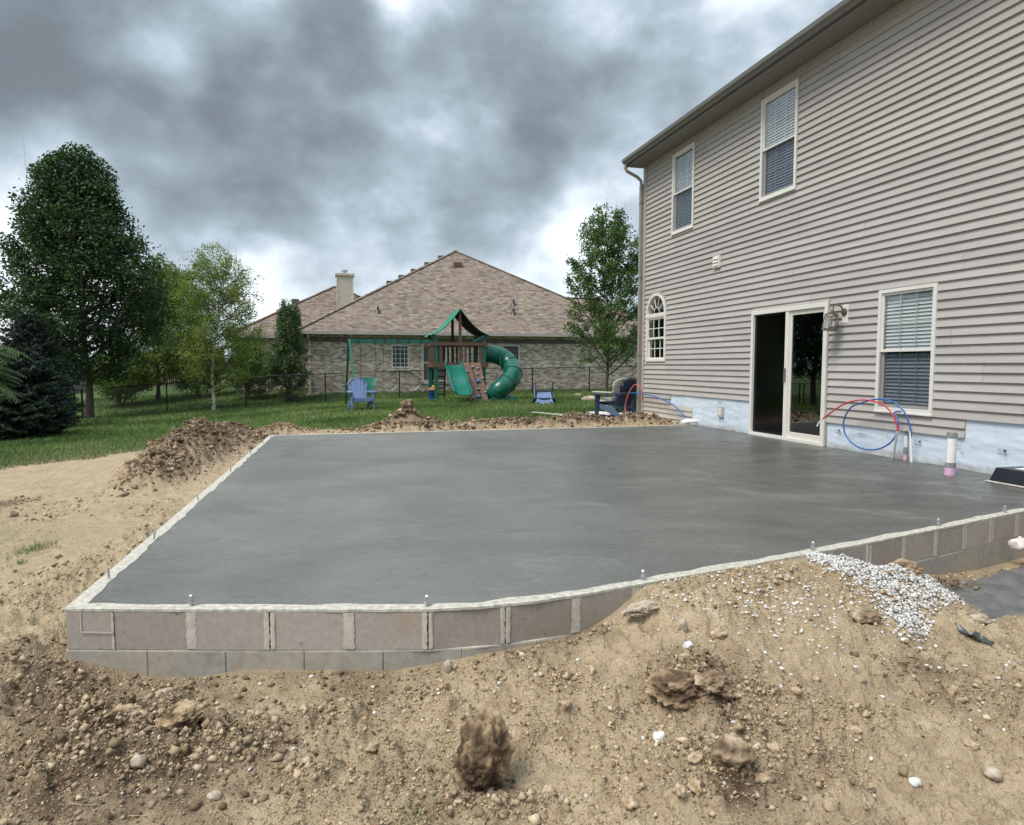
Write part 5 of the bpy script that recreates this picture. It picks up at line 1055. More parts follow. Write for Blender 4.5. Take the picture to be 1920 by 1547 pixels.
p = at(1108, 746, 24); rock('boulder', 0, 0, 0, .34, M_BOULD, 'flat tan boulder on the lawn left of the maple', 'boulder', 3, squash=(1, .7, .42), ctr=p, amp=.3)
p = at(1084, 728, 29); rock('boulder', 0, 0, 0, .22, M_BOULD, 'small pale stone in the grass by the fence', 'boulder', 5, squash=(1, .7, .3), ctr=p, amp=.3)
rock('soil_clod', 905, 1462, -.33, .115, M_BIGCLOD, 'largest upright clod of clay and root soil in the foreground', 'clod', 7, squash=(.9, .8, 1.3), amp=.8, fr=1.4, sinkf=.12)
rock('soil_clod', 1370, 1462, -.33, .075, M_DCLOD, 'black crumbly root clod near the bottom edge', 'clod', 9, squash=(1, .9, .7), amp=.9, fr=2.0, sinkf=.45)
rock('soil_clod', 1268, 1318, -.28, .12, M_BIGCLOD, 'tan and brown clod left of the tangled roots', 'clod', 12, squash=(1.0, .8, .62), amp=.8, fr=1.7, sinkf=.42)
rock('soil_clod', 1347, 1325, -.27, .10, M_DCLOD, 'dark clod full of roots in the middle foreground', 'clod', 13, squash=(.9, .8, .65), amp=.9, fr=2.0, sinkf=.42)
rock('soil_clod', 1697, 1138, -.27, .085, M_DCLOD, 'brown clod lying on the white gravel', 'clod', 15, squash=(1.1, .8, .65), amp=1.0)
rock('soil_clod', 1730, 1128, -.27, .07, M_DCLOD, 'dark clod at the right end of the gravel spill', 'clod', 16, squash=(1, .8, .6), amp=1.0)
rock('soil_clod', 1710, 1080, -.2, .08, M_BIGCLOD, 'tan clod against the wall above the gravel', 'clod', 17, squash=(1.4, .7, .55), amp=.9)
rock('soil_clod', 1625, 1208, -.25, .055, M_DCLOD, 'small brown clod below the gravel spill', 'clod', 18, squash=(1.3, .8, .6), amp=.9)
rock('soil_clod', 26, 993, -.3, .045, M_DCLOD, 'lone dark lump on the smooth clay at the left edge', 'clod', 19, squash=(1, .9, .8), amp=.5)
rock('soil_clod', 772, 785, .28, .12, M_DCLOD, 'topmost dark clod of the small heap behind the slab', 'clod', 20, squash=(1, .8, .8), amp=1.0, ctr=Vector((-1.93, 12.35, 0)), sinkf=.0)
rock('stone', 1204, 1160, -.12, .085, M_BOULD, 'thin slab of grey tan stone leaning by the wall corner of the ramp', 'stone', 22, squash=(1.35, .6, .35), rz=.5, amp=.7)
rock('stone', 1279, 1217, -.22, .036, M_BOULD, 'upright yellow stone on the clay slope', 'stone', 23, squash=(.7, .6, 1.1), amp=.5)
rock('stone', 1290, 1243, -.25, .026, M_PEB, 'white angular stone just below the upright yellow one', 'stone', 24, squash=(1, .9, .7), amp=.6)
rock('stone', 1236, 1396, -.31, .03, M_PEB, 'white lumpy stone in the lower middle foreground', 'stone', 25, squash=(1, .9, .8), amp=.9)
rock('stone', 1716, 1466, -.31, .022, M_PEB, 'small white stone at the lower right', 'stone', 26, squash=(1, .9, .7), amp=.5)
rock('stone', 1862, 1446, -.31, .032, M_BOULD, 'rounded tan stone at the lower right edge', 'stone', 27, squash=(1, .9, .7), amp=.3)
rock('stone', 1694, 1236, -.27, .018, M_PEB, 'small bright white pebble right of the ramp', 'stone', 28, squash=(1, .9, .7), amp=.3)
rock('stone', 1836, 1190, -.28, .05, M_BOULD, 'pale tan stone in front of the grey spill', 'stone', 29, squash=(1.1, .8, .5), amp=.6)
rock('stone', 310, 1297, -.31, .034, M_BOULD, 'smooth tan stone under the left part of the wall', 'stone', 30, squash=(1.4, .7, .55), rz=.5, amp=.4)
rock('stone', 840, 1270, -.3, .03, M_BOULD, 'pointed tan stone standing before the middle of the wall', 'stone', 31, squash=(.6, .6, 1.1), rz=.5, amp=.4)
rock('stone', 260, 1450, -.33, .03, M_BOULD, 'yellow clay lump in the dark soil at lower left', 'stone', 32, squash=(.9, .8, .8), amp=.5)
rock('stone', 402, 1492, -.33, .022, M_BOULD, 'egg shaped tan stone at lower left of centre', 'stone', 33, squash=(1.2, .9, .7), amp=.2)
rock('soil_clod', 225, 1362, -.31, .09, M_BIGCLOD, 'broad crumbly yellow clod at the left of the foreground', 'clod', 34, squash=(1.1, .9, .6), amp=.9, sinkf=.45)
rock('soil_clod', 345, 1372, -.31, .085, M_BIGCLOD, 'broken yellow clod right of the other yellow clod', 'clod', 35, squash=(1.1, .9, .62), amp=.9, sinkf=.45)
for k, (a_, b_, s__) in enumerate([(660, 1242, .026), (1062, 1340, .03), (1108, 1275, .028), (1345, 1252, .045), (1530, 1300, .03), (1450, 1420, .034), (1030, 1480, .03), (1120, 1400, .035), (560, 1450, .03), (470, 1330, .026), (700, 1400, .03), (1180, 1500, .04), (1600, 1385, .035), (1305, 1445, .035), (1305, 1480, .038), (1430, 1462, .03), (1560, 1505, .035), (1275, 1500, .03), (1820, 1400, .03), (940, 1230, .03)]):
    rock('stone', a_, b_, -.3, s__ * .8, M_CLOD, 'tan lump of dry clay lying among the crumbs in the foreground', 'stone', 40 + k, squash=(1.15, .8, .7), rz=k, amp=.9, fr=1.9)['group'] = 'tan clay lumps in the foreground'
# roots and a strip of torn plastic
def root(pts, r, label, mat): m = MB(); m.tube(spline([Vector((p.x, p.y, hz(p.x, p.y) + .012 + z)) for p, z in pts], 5), r, 6); tag(m.build('root', mat, smooth=True), label, 'root')
M_ROOT = simple('dry_root', (.22, .16, .11), .9, .2, 30)
root([(atz(388, 1395, -.32), 0), (atz(410, 1388, -.32), .02), (atz(430, 1392, -.32), .025), (atz(452, 1408, -.32), .012), (atz(466, 1412, -.32), -.01)], [.006] * 21, 'curved brown root lying across the soil at lower left', M_ROOT)
mr = MB(); 
for k in range(46):
    c_ = atz(1355 + rng.normal(0, 14), 1330 + rng.normal(0, 14), -.25); z = hz(c_.x, c_.y) + .03; d_ = Vector((rng.normal(0, .018), rng.normal(0, .018), rng.normal(.0, .006))); mr.tube([c_ + Vector((0, 0, z - c_.z)), Vector((c_.x, c_.y, z)) + d_ + Vector((0, 0, .012)), Vector((c_.x, c_.y, z)) + d_ * 2.1 - Vector((0, 0, .02))], .0011, 3, cap=False)
tag(mr.build('fine_roots', simple('dark_roots', (.10, .06, .035), .9), fix=False), 'tangle of fine dark roots on the clod in the middle foreground', 'roots')
twm = MB()
for k in range(420):
    x_, y_ = scatter_sector(1, 2.05, 4.4, -42, 40); x_, y_ = float(x_[0]), float(y_[0])
    if not outside(np.array([x_]), np.array([y_]), .05)[0] or float(poly_sd(x_, y_, SPILL)) > 0: continue
    a_ = rng.uniform(0, 3.14); l_ = rng.uniform(.012, .05); z = hz(x_, y_) + .006; d_ = Vector((math.cos(a_) * l_, math.sin(a_) * l_, rng.normal(0, .006))); c_ = Vector((x_, y_, z)); twm.tube([c_ - d_, c_ + Vector((d_.y, -d_.x, .004)) * .2, c_ + d_], .0009, 3, cap=False)
tag(twm.build('straw_bits', simple('straw', (.42, .33, .20), .8, .3, 2), fix=False), 'dry straws and root hairs strewn over the clay', kind='stuff')
a_, b_ = atz(1792, 1217, -.28), atz(1862, 1233, -.28); rows = []
for i in range(12):
    t = i / 11; c_ = a_.lerp(b_, t); z = hz(c_.x, c_.y); w_ = .028 * math.sin(math.pi * (.12 + .8 * t)) + .004; rows.append([(c_.x - .004, c_.y + w_ * u, z + .016 + .014 * math.sin(t * 9 + u * 2) + .008 * (1 - u * u)) for u in (-1, -.4, .3, 1)])
m = MB(); m.sheet(rows, .002, (0, 0, 1)); tag(m.build('plastic_strip', simple('dark_green_sheet', (.05, .062, .058), .35, .2, 30), smooth=True), 'crumpled dark strip of torn plastic lying on the clay at right', 'plastic strip')
# ================================================================== CHAIN LINK FENCE
M_FENCE = simple('black_coated_steel', (.012, .012, .013), .45)
FP = [at(153, 787, 27), at(461, 763, 28), at(749, 748, 29.4), at(998, 740, 31), at(1105, 736, 32), at(1215, 733, 33)]
fl = spline([Vector((p.x, p.y, 0)) for p in FP], 20); fl_ = [0]
for a, b in zip(fl, fl[1:]): fl_.append(fl_[-1] + (b - a).length)
def fpt(s_):
    i = min(max(k for k in range(len(fl_)) if fl_[k] <= s_ + 1e-9), len(fl) - 2); t = (s_ - fl_[i]) / (fl_[i + 1] - fl_[i]); v = fl[i].lerp(fl[i + 1], t); return v
fence = empty('chain_link_fence', (0, 0, 0), 0, 'black chain link fence crossing the lawn behind the play set', 'fence')
FH = 1.22; tot = fl_[-1]
def fs_of(px): return min(np.linspace(0, tot, 4000), key=lambda s: abs(fpt(s).x / fpt(s).y - (px - 960) / FPX))
sposts = [fs_of(p) for p in (153, 312, 461, 610, 749, 878, 998, 1105, 1200)]
for k, s_ in enumerate(sposts):
    v = fpt(s_); z = float(Hbase(v.x, v.y)); m = MB(); m.tube([(v.x, v.y, z - .1), (v.x, v.y, z + FH + .02)], .038 if k == 0 else .028, 8); m.tube([(v.x, v.y, z + FH + .015), (v.x, v.y, z + FH + .06)], [.04 if k == 0 else .03, .012], 8); m.build('post', M_FENCE, fence)
m = MB(); ss = np.linspace(0, tot, 90); m.tube([(fpt(s_).x, fpt(s_).y, float(Hbase(fpt(s_).x, fpt(s_).y)) + FH) for s_ in ss], .021, 6); m.build('top_rail', M_FENCE, fence, fix=False)
def chain_mesh(fp, tot):
    V = []; F = []; n = 0; sp = .08; hgt = FH - .04; grid = np.linspace(0, tot, 400); gx = np.array([fp(s_).x for s_ in grid]); gy = np.array([fp(s_).y for s_ in grid]); gz_ = Hbase(gx, gy) + .02
    def P(s_, h): return (np.interp(s_, grid, gx), np.interp(s_, grid, gy), np.interp(s_, grid, gz_) + h)
    for sgn in (1, -1):
        s0 = -hgt if sgn > 0 else 0
        k = np.arange(0, tot + hgt, sp)
        for q in k:
            a = q - hgt if sgn > 0 else q; b = q if sgn > 0 else q - hgt
            h0, h1 = 0, hgt
            lo, hi = min(a, b), max(a, b); 
            pts = []
            for t in (0, .5, 1):
                s_ = a + (b - a) * t
                pts.append((min(max(s_, 0), tot), hgt * t, s_))
            if pts[0][2] < 0 or pts[2][2] < 0 or pts[0][2] > tot or pts[2][2] > tot: continue
            w = .0042
            for (sa, ha, _), (sb, hb, _) in zip(pts, pts[1:]):
                A_, B_ = np.array(P(sa, ha)), np.array(P(sb, hb)); u = np.array([w * .7 * sgn, 0, -w * .7]); o_ = np.array([0, -w, 0])
                V += [A_ - u, A_ + u, A_ + o_, B_ - u, B_ + u, B_ + o_]; F += [(n, n + 1, n + 4, n + 3), (n + 1, n + 2, n + 5, n + 4), (n + 2, n, n + 3, n + 5)]; n += 6
    return npmesh('wire_mesh', V, F)
o = link('wire_mesh', chain_mesh(fpt, tot), M_FENCE, fence); o['kind'] = 'stuff'
# left return of the fence behind the spruce
q0 = at(153, 787, 27); q1 = at(40, 796, 25.2); lf = empty('chain_link_fence', (0, 0, 0), 0, 'short black chain link run left of the corner post behind the spruce', 'fence')
def fp2(s_): t = s_ / (q1 - q0).length; v = q0.lerp(q1, t); return v
T2 = (q1 - q0).length; m = MB(); m.tube([(fp2(s_).x, fp2(s_).y, float(Hbase(fp2(s_).x, fp2(s_).y)) + FH) for s_ in np.linspace(0, T2, 12)], .021, 6); m.build('top_rail', M_FENCE, lf, fix=False); o = link('wire_mesh', chain_mesh(fp2, T2), M_FENCE, lf); o['kind'] = 'stuff'
v = q0 + Vector((-.22, -.05, 0)); m = MB(); z = float(Hbase(v.x, v.y)); m.tube([(v.x, v.y, z - .1), (v.x, v.y, z + FH + .03)], .034, 8); m.build('post', M_FENCE, lf)
# picket fences far left
def picket_fence(name, x0, x1, Y0, Y1, ytop, ybot, mat, label, gap, h, flat=False):
    a, b = at(x0, ybot, Y0), at(x1, ybot, Y1); n = int((b - a).length / gap); f = empty(name, (0, 0, 0), 0, label, 'fence')
    for i in range(n + 1):
        p = a.lerp(b, i / n); z = float(Hbase(p.x, p.y)); p.z = z; m = MB(); w = gap * (.97 if flat else .62) / 2
        d = (b - a).normalized(); m.add([p - d * w + Vector((0, yy, zz)) if s_ < 0 else p + d * w + Vector((0, yy, zz)) for yy in (-.012, .012) for s_, zz in ((-1, 0), (1, 0), (1, h - (0 if flat else .08)), (-1, h - (0 if flat else .08)))] , [(0, 1, 2, 3), (7, 6, 5, 4), (0, 4, 5, 1), (1, 5, 6, 2), (2, 6, 7, 3), (3, 7, 4, 0)])
        if not flat: m.add([p - d * w + Vector((0, -.012, h - .08)), p + d * w + Vector((0, -.012, h - .08)), p + Vector((0, -.012, h)), p - d * w + Vector((0, .012, h - .08)), p + d * w + Vector((0, .012, h - .08)), p + Vector((0, .012, h))], [(0, 1, 2), (5, 4, 3), (0, 2, 5, 3), (1, 4, 5, 2)])
        m.build('picket', mat, f, fix=False)
    for hh in (h * .2, h * .75): m = MB(); m.bar(a + Vector((0, .05, float(Hbase(a.x, a.y)) - a.z + hh)), b + Vector((0, .05, float(Hbase(b.x, b.y)) - b.z + hh)), .04, .09); m.build('rail', mat, f)
picket_fence('picket_fence', 262, 392, 48, 52, 700, 722, simple('red_stain', (.22, .055, .030), .8, .2, 8, objvar=.2), 'red stained picket fence far behind the birch', .15, 1.05)
picket_fence('board_fence', 96, 168, 42, 46, 712, 735, simple('weathered_grey_boards', (.17, .16, .165), .9, .2, 8, objvar=.3), 'weathered grey board fence far behind the dark tree', .14, 1.15, True)
# ================================================================== NEIGHBOUR'S BRICK HOUSE
def brickmat():
    s = NT('blended_brick'); sep = s.n('ShaderNodeSeparateXYZ'); s.l(s.co(), sep.inputs[0]); cb = s.n('ShaderNodeCombineXYZ'); s.l(s.math('ADD', sep.outputs[0], sep.outputs[1]), cb.inputs[0]); s.l(sep.outputs[2], cb.inputs[1])
    b = s.n('ShaderNodeTexBrick'); s.l(cb.outputs[0], b.inputs['Vector']); b.inputs['Color1'].default_value = (0, 0, 0, 1); b.inputs['Color2'].default_value = (1, 1, 1, 1); b.inputs['Mortar'].default_value = (.5, .5, .5, 1); b.inputs['Scale'].default_value = 1; b.inputs['Mortar Size'].default_value = .008; b.inputs['Brick Width'].default_value = .21; b.inputs['Row Height'].default_value = .077; b.inputs['Bias'].default_value = 0
    c = s.ramp(b.outputs['Color'], [(0, (.18, .14, .12)), (.2, (.36, .255, .21)), (.42, (.47, .355, .295)), (.62, (.58, .46, .385)), (.8, (.70, .62, .53)), (1, (.82, .76, .66))]); c = s.mix(b.outputs['Fac'], c, (.60, .56, .48)); c = s.mix(s.rmap(s.noise(9, 4, .7), .35, .65, 0, .2), c, (.24, .17, .14))
    s.P(col=c, rough=.9, spec=.2, normal=s.bump(s.math('SUBTRACT', 1, b.outputs['Fac']), .5, .01)); return s.m
def shinglemat(ax):
    s = NT('blended_shingles'); sep = s.n('ShaderNodeSeparateXYZ'); s.l(s.co(), sep.inputs[0]); cb = s.n('ShaderNodeCombineXYZ'); s.l(sep.outputs[ax], cb.inputs[0]); s.l(s.math('MULTIPLY', sep.outputs[2], 1.85), cb.inputs[1])
    b = s.n('ShaderNodeTexBrick'); s.l(cb.outputs[0], b.inputs['Vector']); b.offset = .37; b.inputs['Color1'].default_value = (0, 0, 0, 1); b.inputs['Color2'].default_value = (1, 1, 1, 1); b.inputs['Mortar'].default_value = (.1, .1, .1, 1); b.inputs['Scale'].default_value = 1; b.inputs['Mortar Size'].default_value = .012; b.inputs['Brick Width'].default_value = .27; b.inputs['Row Height'].default_value = .15
    c = s.ramp(b.outputs['Color'], [(0, (.120, .092, .076)), (.25, (.20, .160, .130)), (.5, (.245, .200, .160)), (.7, (.30, .250, .198)), (.85, (.26, .178, .138)), (1, (.36, .315, .255))]); c = s.mix(s.math('MULTIPLY', b.outputs['Fac'], .6), c, (.09, .07, .062)); c = s.mix(s.rmap(s.noise(1.2, 4, .6), .4, .6, 0, .3), c, (.185, .155, .14))
    s.P(col=c, rough=.95, spec=.15, normal=s.bump(s.math('SUBTRACT', 1, b.outputs['Fac']), .6, .02)); return s.m
M_BRICK = brickmat(); M_SHX = shinglemat(0); M_SHY = shinglemat(1); M_NTRIM = simple('putty_trim', (.40, .37, .33), .6); M_NWIN = simple('cream_window_frame', (.62, .59, .53), .5); M_CHIM = simple('putty_siding', (.50, .455, .375), .7); M_DARKGL = simple('shaded_glass', (.045, .055, .065), .12, .2, 1); M_DSCR = simple('window_screen', (.085, .078, .075), .6)
def neighbour():
    o = at(575, 700, 31); N_ = empty('brick_house', (o.x, o.y, 0), GRZ, "single storey brick house with a broad hipped shingle roof behind the play set", 'house')
    EZ = 2.70; W = 17.0; R = .635; ov = .45
    def hip(x0, x1, y0, y1, ez, rise, name='roof'):
        run = min(x1 - x0, y1 - y0) / 2; a, b, c, d = (x0, y0, ez), (x1, y0, ez), (x1, y1, ez), (x0, y1, ez); h = ez + run * rise
        if (x1 - x0) <= (y1 - y0): e, f = ((x0 + x1) / 2, y0 + run, h), ((x0 + x1) / 2, y1 - run, h); fr = [(a, b, e), (d, c, f)[::-1]]; sd = [(b, c, f, e), (d, a, e, f)]
        else: e, f = (x0 + run, (y0 + y1) / 2, h), (x1 - run, (y0 + y1) / 2, h); fr = [(a, b, f, e), (c, d, e, f)]; sd = [(b, c, f), (d, a, e)]
        for q, mt in [(q, M_SHX) for q in fr] + [(q, M_SHY) for q in sd]:
            m = MB(); k = len(q); top = [Vector(v) for v in q]; cen = sum(top, Vector()) / k; bot = [v - Vector((0, 0, .05)) for v in top]
            m.add(top + bot, [tuple(range(k)), tuple(range(k, 2 * k))[::-1]] + [(i, (i + 1) % k, k + (i + 1) % k, k + i) for i in range(k)]); m.build(name, mt, N_)
        for p, q in ((a, e), (b, f if (x1 - x0) > (y1 - y0) else e), (d, e if (x1 - x0) > (y1 - y0) else f), (c, f), (e, f)):
            if (Vector(p) - Vector(q)).length > .2: m = MB(); m.bar(Vector(p) + Vector((0, 0, .02)), Vector(q) + Vector((0, 0, .02)), .22, .035); m.build('ridge_cap', M_SHX, N_)
        return e, f
    e, f = hip(-ov, W + ov, -ov, 20, EZ + .05, .605)
    e2, f2 = hip(-4.1, 7, 4.9 - .2, 15.4, EZ + .05, .60); hip(11, 22, 3.4, 12.4, EZ + .05, .60)
    m = MB(); m.box(0, W, 0, .25, -1.6, EZ); m.box(0, .25, .25, 18, -1.6, EZ); m.box(W - .25, W, .25, 18, -1.6, EZ); m.box(-3.75, -.002, 5.0, 5.25, -1.6, EZ); m.box(-3.75, -3.5, 5.25, 15, -1.6, EZ); m.box(W, 21.7, 3.8, 4.05, -1.6, EZ); m.build('brick_wall', M_BRICK, N_)
    m = MB(); m.box(-ov, W + ov, -ov - .13, -ov, EZ - .08, EZ + .07); m.build('gutter', M_NTRIM, N_); m = MB(); m.box(-ov, W + ov, -ov + .003, 0, EZ - .012, EZ + .02); m.build('soffit', M_NTRIM, N_)
    m = MB(); m.box(-4.1, -ov - .003, 4.57, 4.7, EZ - .08, EZ + .07); m.build('gutter', M_NTRIM, N_)
    m = MB(); m.tube([(.10, -.5, EZ - .05), (.10, -.45, EZ - .2), (.14, -.07, EZ - .4), (.14, -.07, -.15)], .045, 6); m.build('downspout', M_NWIN, N_); m = MB(); m.tube([(-3.70, 4.7, EZ - .05), (-3.70, 4.93, EZ - .3), (-3.70, 4.93, -.3)], .045, 6); m.build('downspout', M_NWIN, N_)
    for i in range(int(W / .11)):
        if i % 1 == 0: pass
    m = MB(); 
    for i in range(int(W / .095)): m.box(.02 + i * .095, .02 + i * .095 + .082, -.012, -.0, EZ - .42, EZ - .21)
    o_ = m.build('soldier_course', simple('shaded_soldier_brick', (.15, .125, .115), .9, .3, 30), N_, fix=False); o_['kind'] = 'stuff'  # upright bricks; their dark colour also paints in the eave's shadow band
    inv = (Matrix.Translation(N_.location) @ Matrix.Rotation(GRZ, 4, 'Z')).inverted()
    def onwall(px, py, y=0):    # where the sight line of a photo pixel meets the wall plane local y
        A = inv @ Vector((0, 0, CZ)); B_ = inv @ (Vector((0, 0, CZ)) + ray(px, py)); t = (y - A.y) / (B_.y - A.y); return A + (B_ - A) * t
    def win(p0, p1, y=0, cols=0, rows_=0, pane=M_DARKGL, mid=True):
        a, b = onwall(*p0, y), onwall(*p1, y); x0, x1, z1, z0 = a.x, b.x, a.z, b.z
        m = MB(); frame_ring(m, x0, x1, z0, z1, y - .05, y + .02, .07); w_ = m.build('window', M_NWIN, N_); m = MB(); m.box(x0 + .06, x1 - .06, y - .015, y - .005, z0 + .06, z1 - .06); m.build('pane', pane, w_)
        if mid: m = MB(); zm = (z0 + z1) / 2; m.box(x0 + .07, x1 - .07, y - .045, y - .016, zm - .03, zm + .03); m.build('meeting_rail', M_NWIN, w_)
        for i in range(1, cols): xx = x0 + (x1 - x0) * i / cols; m = MB(); m.box(xx - .014, xx + .014, y - .035, y - .018, z0 + .07, z1 - .07); m.build('muntin', M_NWIN, w_)
        for i in range(1, rows_): zz = z0 + (z1 - z0) * i / rows_; m = MB(); m.box(x0 + .07, x1 - .07, y - .036, y - .017, zz - .014, zz + .014); m.build('muntin', M_NWIN, w_)
        m = MB(); m.bbox(x0 - .08, x1 + .08, y - .09, y, z0 - .12, z0 - .02, .006); m.build('brick_sill', M_BRICK, w_)
    win((733.5, 646), (767, 690), 0, 4, 5, mid=False); win((791, 645), (838, 715), 0, pane=M_DSCR); win((941, 646.5), (974, 712), 0, pane=M_DSCR); win((461, 664), (492, 708), 5.0)
    # chimney
    c = onwall(647, 560, 7.9); m = MB(); m.bbox(c.x - .46, c.x + .46, 7.6, 8.5, 3.6, c.z + 1.28, .01); ch = m.build('chimney', M_CHIM, N_)
    for dx in (-.47, .43): m = MB(); m.box(c.x + dx, c.x + dx + .05, 7.57, 7.62, 3.6, c.z + 1.2); m.build('corner_board', M_NWIN, ch)
    m = MB(); m.bbox(c.x - .54, c.x + .54, 7.52, 8.58, c.z + 1.28, c.z + 1.42, .01); m.build('chimney_cap', M_CHIM, ch); m = MB(); m.lathe([(.12, 0), (.12, .16), (.2, .17), (.2, .22), (.05, .27)], 14, (c.x, 8.0, c.z + 1.42)); m.build('flue', M_STEEL, ch, smooth=True)
    # roof vents
    for k, t in enumerate((.905, .80, .70, .615, .535)):
        p = Vector((-ov, -ov, EZ + .05)).lerp(Vector(e), t) + Vector((-.10, .30, .0)); m = MB(); m.bbox(p.x - .2, p.x + .2, p.y - .2, p.y + .2, p.z - .25, p.z + .10, .02); m.build('roof_vent', M_ROOF1, N_)
    def onroof(px, py):
        A = inv @ Vector((0, 0, CZ)); d = (inv @ (Vector((0, 0, CZ)) + ray(px, py))) - A      # front plane: z = EZ+.05 + .605 (y + ov)
        t = (EZ + .05 + .605 * (A.y + ov) - A.z) / (d.z - .605 * d.y); return A + d * t
    p = onroof(858, 499); m = MB(); m.bbox(p.x - .24, p.x + .24, p.y - .22, p.y + .2, p.z - .1, p.z + .20, .02); m.build('roof_vent', simple('brown_vent', (.12, .06, .05), .6), N_)
    for a_ in ((709, 585), (963, 571), (963, 588)):
        p = onroof(*a_); m = MB(); m.lathe([(.18, -.1), (.12, .06), (.055, .1), (.05, .26)], 12, (p.x, p.y, p.z)); m.build('vent_pipe', M_BLK, N_, smooth=True)
    p = Vector((-4.1, 4.7, EZ)).lerp(Vector(e2), .62) + Vector((-.1, .2, .05)); m = MB(); m.bbox(p.x - .2, p.x + .2, p.y - .2, p.y + .2, p.z - .1, p.z + .22, .02); m.build('roof_vent', M_ROOF1, N_)
neighbour()
# ================================================================== TREES AND SHRUBS
def leaf_mesh(name, C_, size, mat, parent, tint, wfac=.55, up=.35, hang=0.0, fold=True, out=None, tri=False):
    n = len(C_); nrm = rng.normal(0, 1, (n, 3)); nrm[:, 2] = np.abs(nrm[:, 2]) + up; nrm /= np.linalg.norm(nrm, axis=1)[:, None]
    d = rng.normal(0, 1, (n, 3)); d[:, 2] -= hang
    if out is not None: d += out
    d -= nrm * (d * nrm).sum(1)[:, None]; d /= np.linalg.norm(d, axis=1)[:, None] + 1e-9; s = np.cross(nrm, d); L = (size * rng.uniform(.7, 1.25, n))[:, None]
    if tri:
        V = np.stack([C_ - d * L * .5 + s * L * wfac * .5, C_ + d * L * .5, C_ - d * L * .5 - s * L * wfac * .5], 1); me = npmesh(name, V.reshape(-1, 3), np.arange(n * 3).reshape(-1, 3)); vattr(me, 'tint', np.repeat(np.clip(tint, 0, 1), 3)); return link(name, me, mat, parent)
    V = np.stack([C_ - d * L * .5, C_ + s * L * wfac * .5 + d * L * .05, C_ + d * L * .5, C_ - s * L * wfac * .5 + d * L * .05], 1)
    me = npmesh(name, V.reshape(-1, 3), np.arange(n * 4).reshape(-1, 4)); vattr(me, 'tint', np.repeat(np.clip(tint, 0, 1), 4)); return link(name, me, mat, parent)
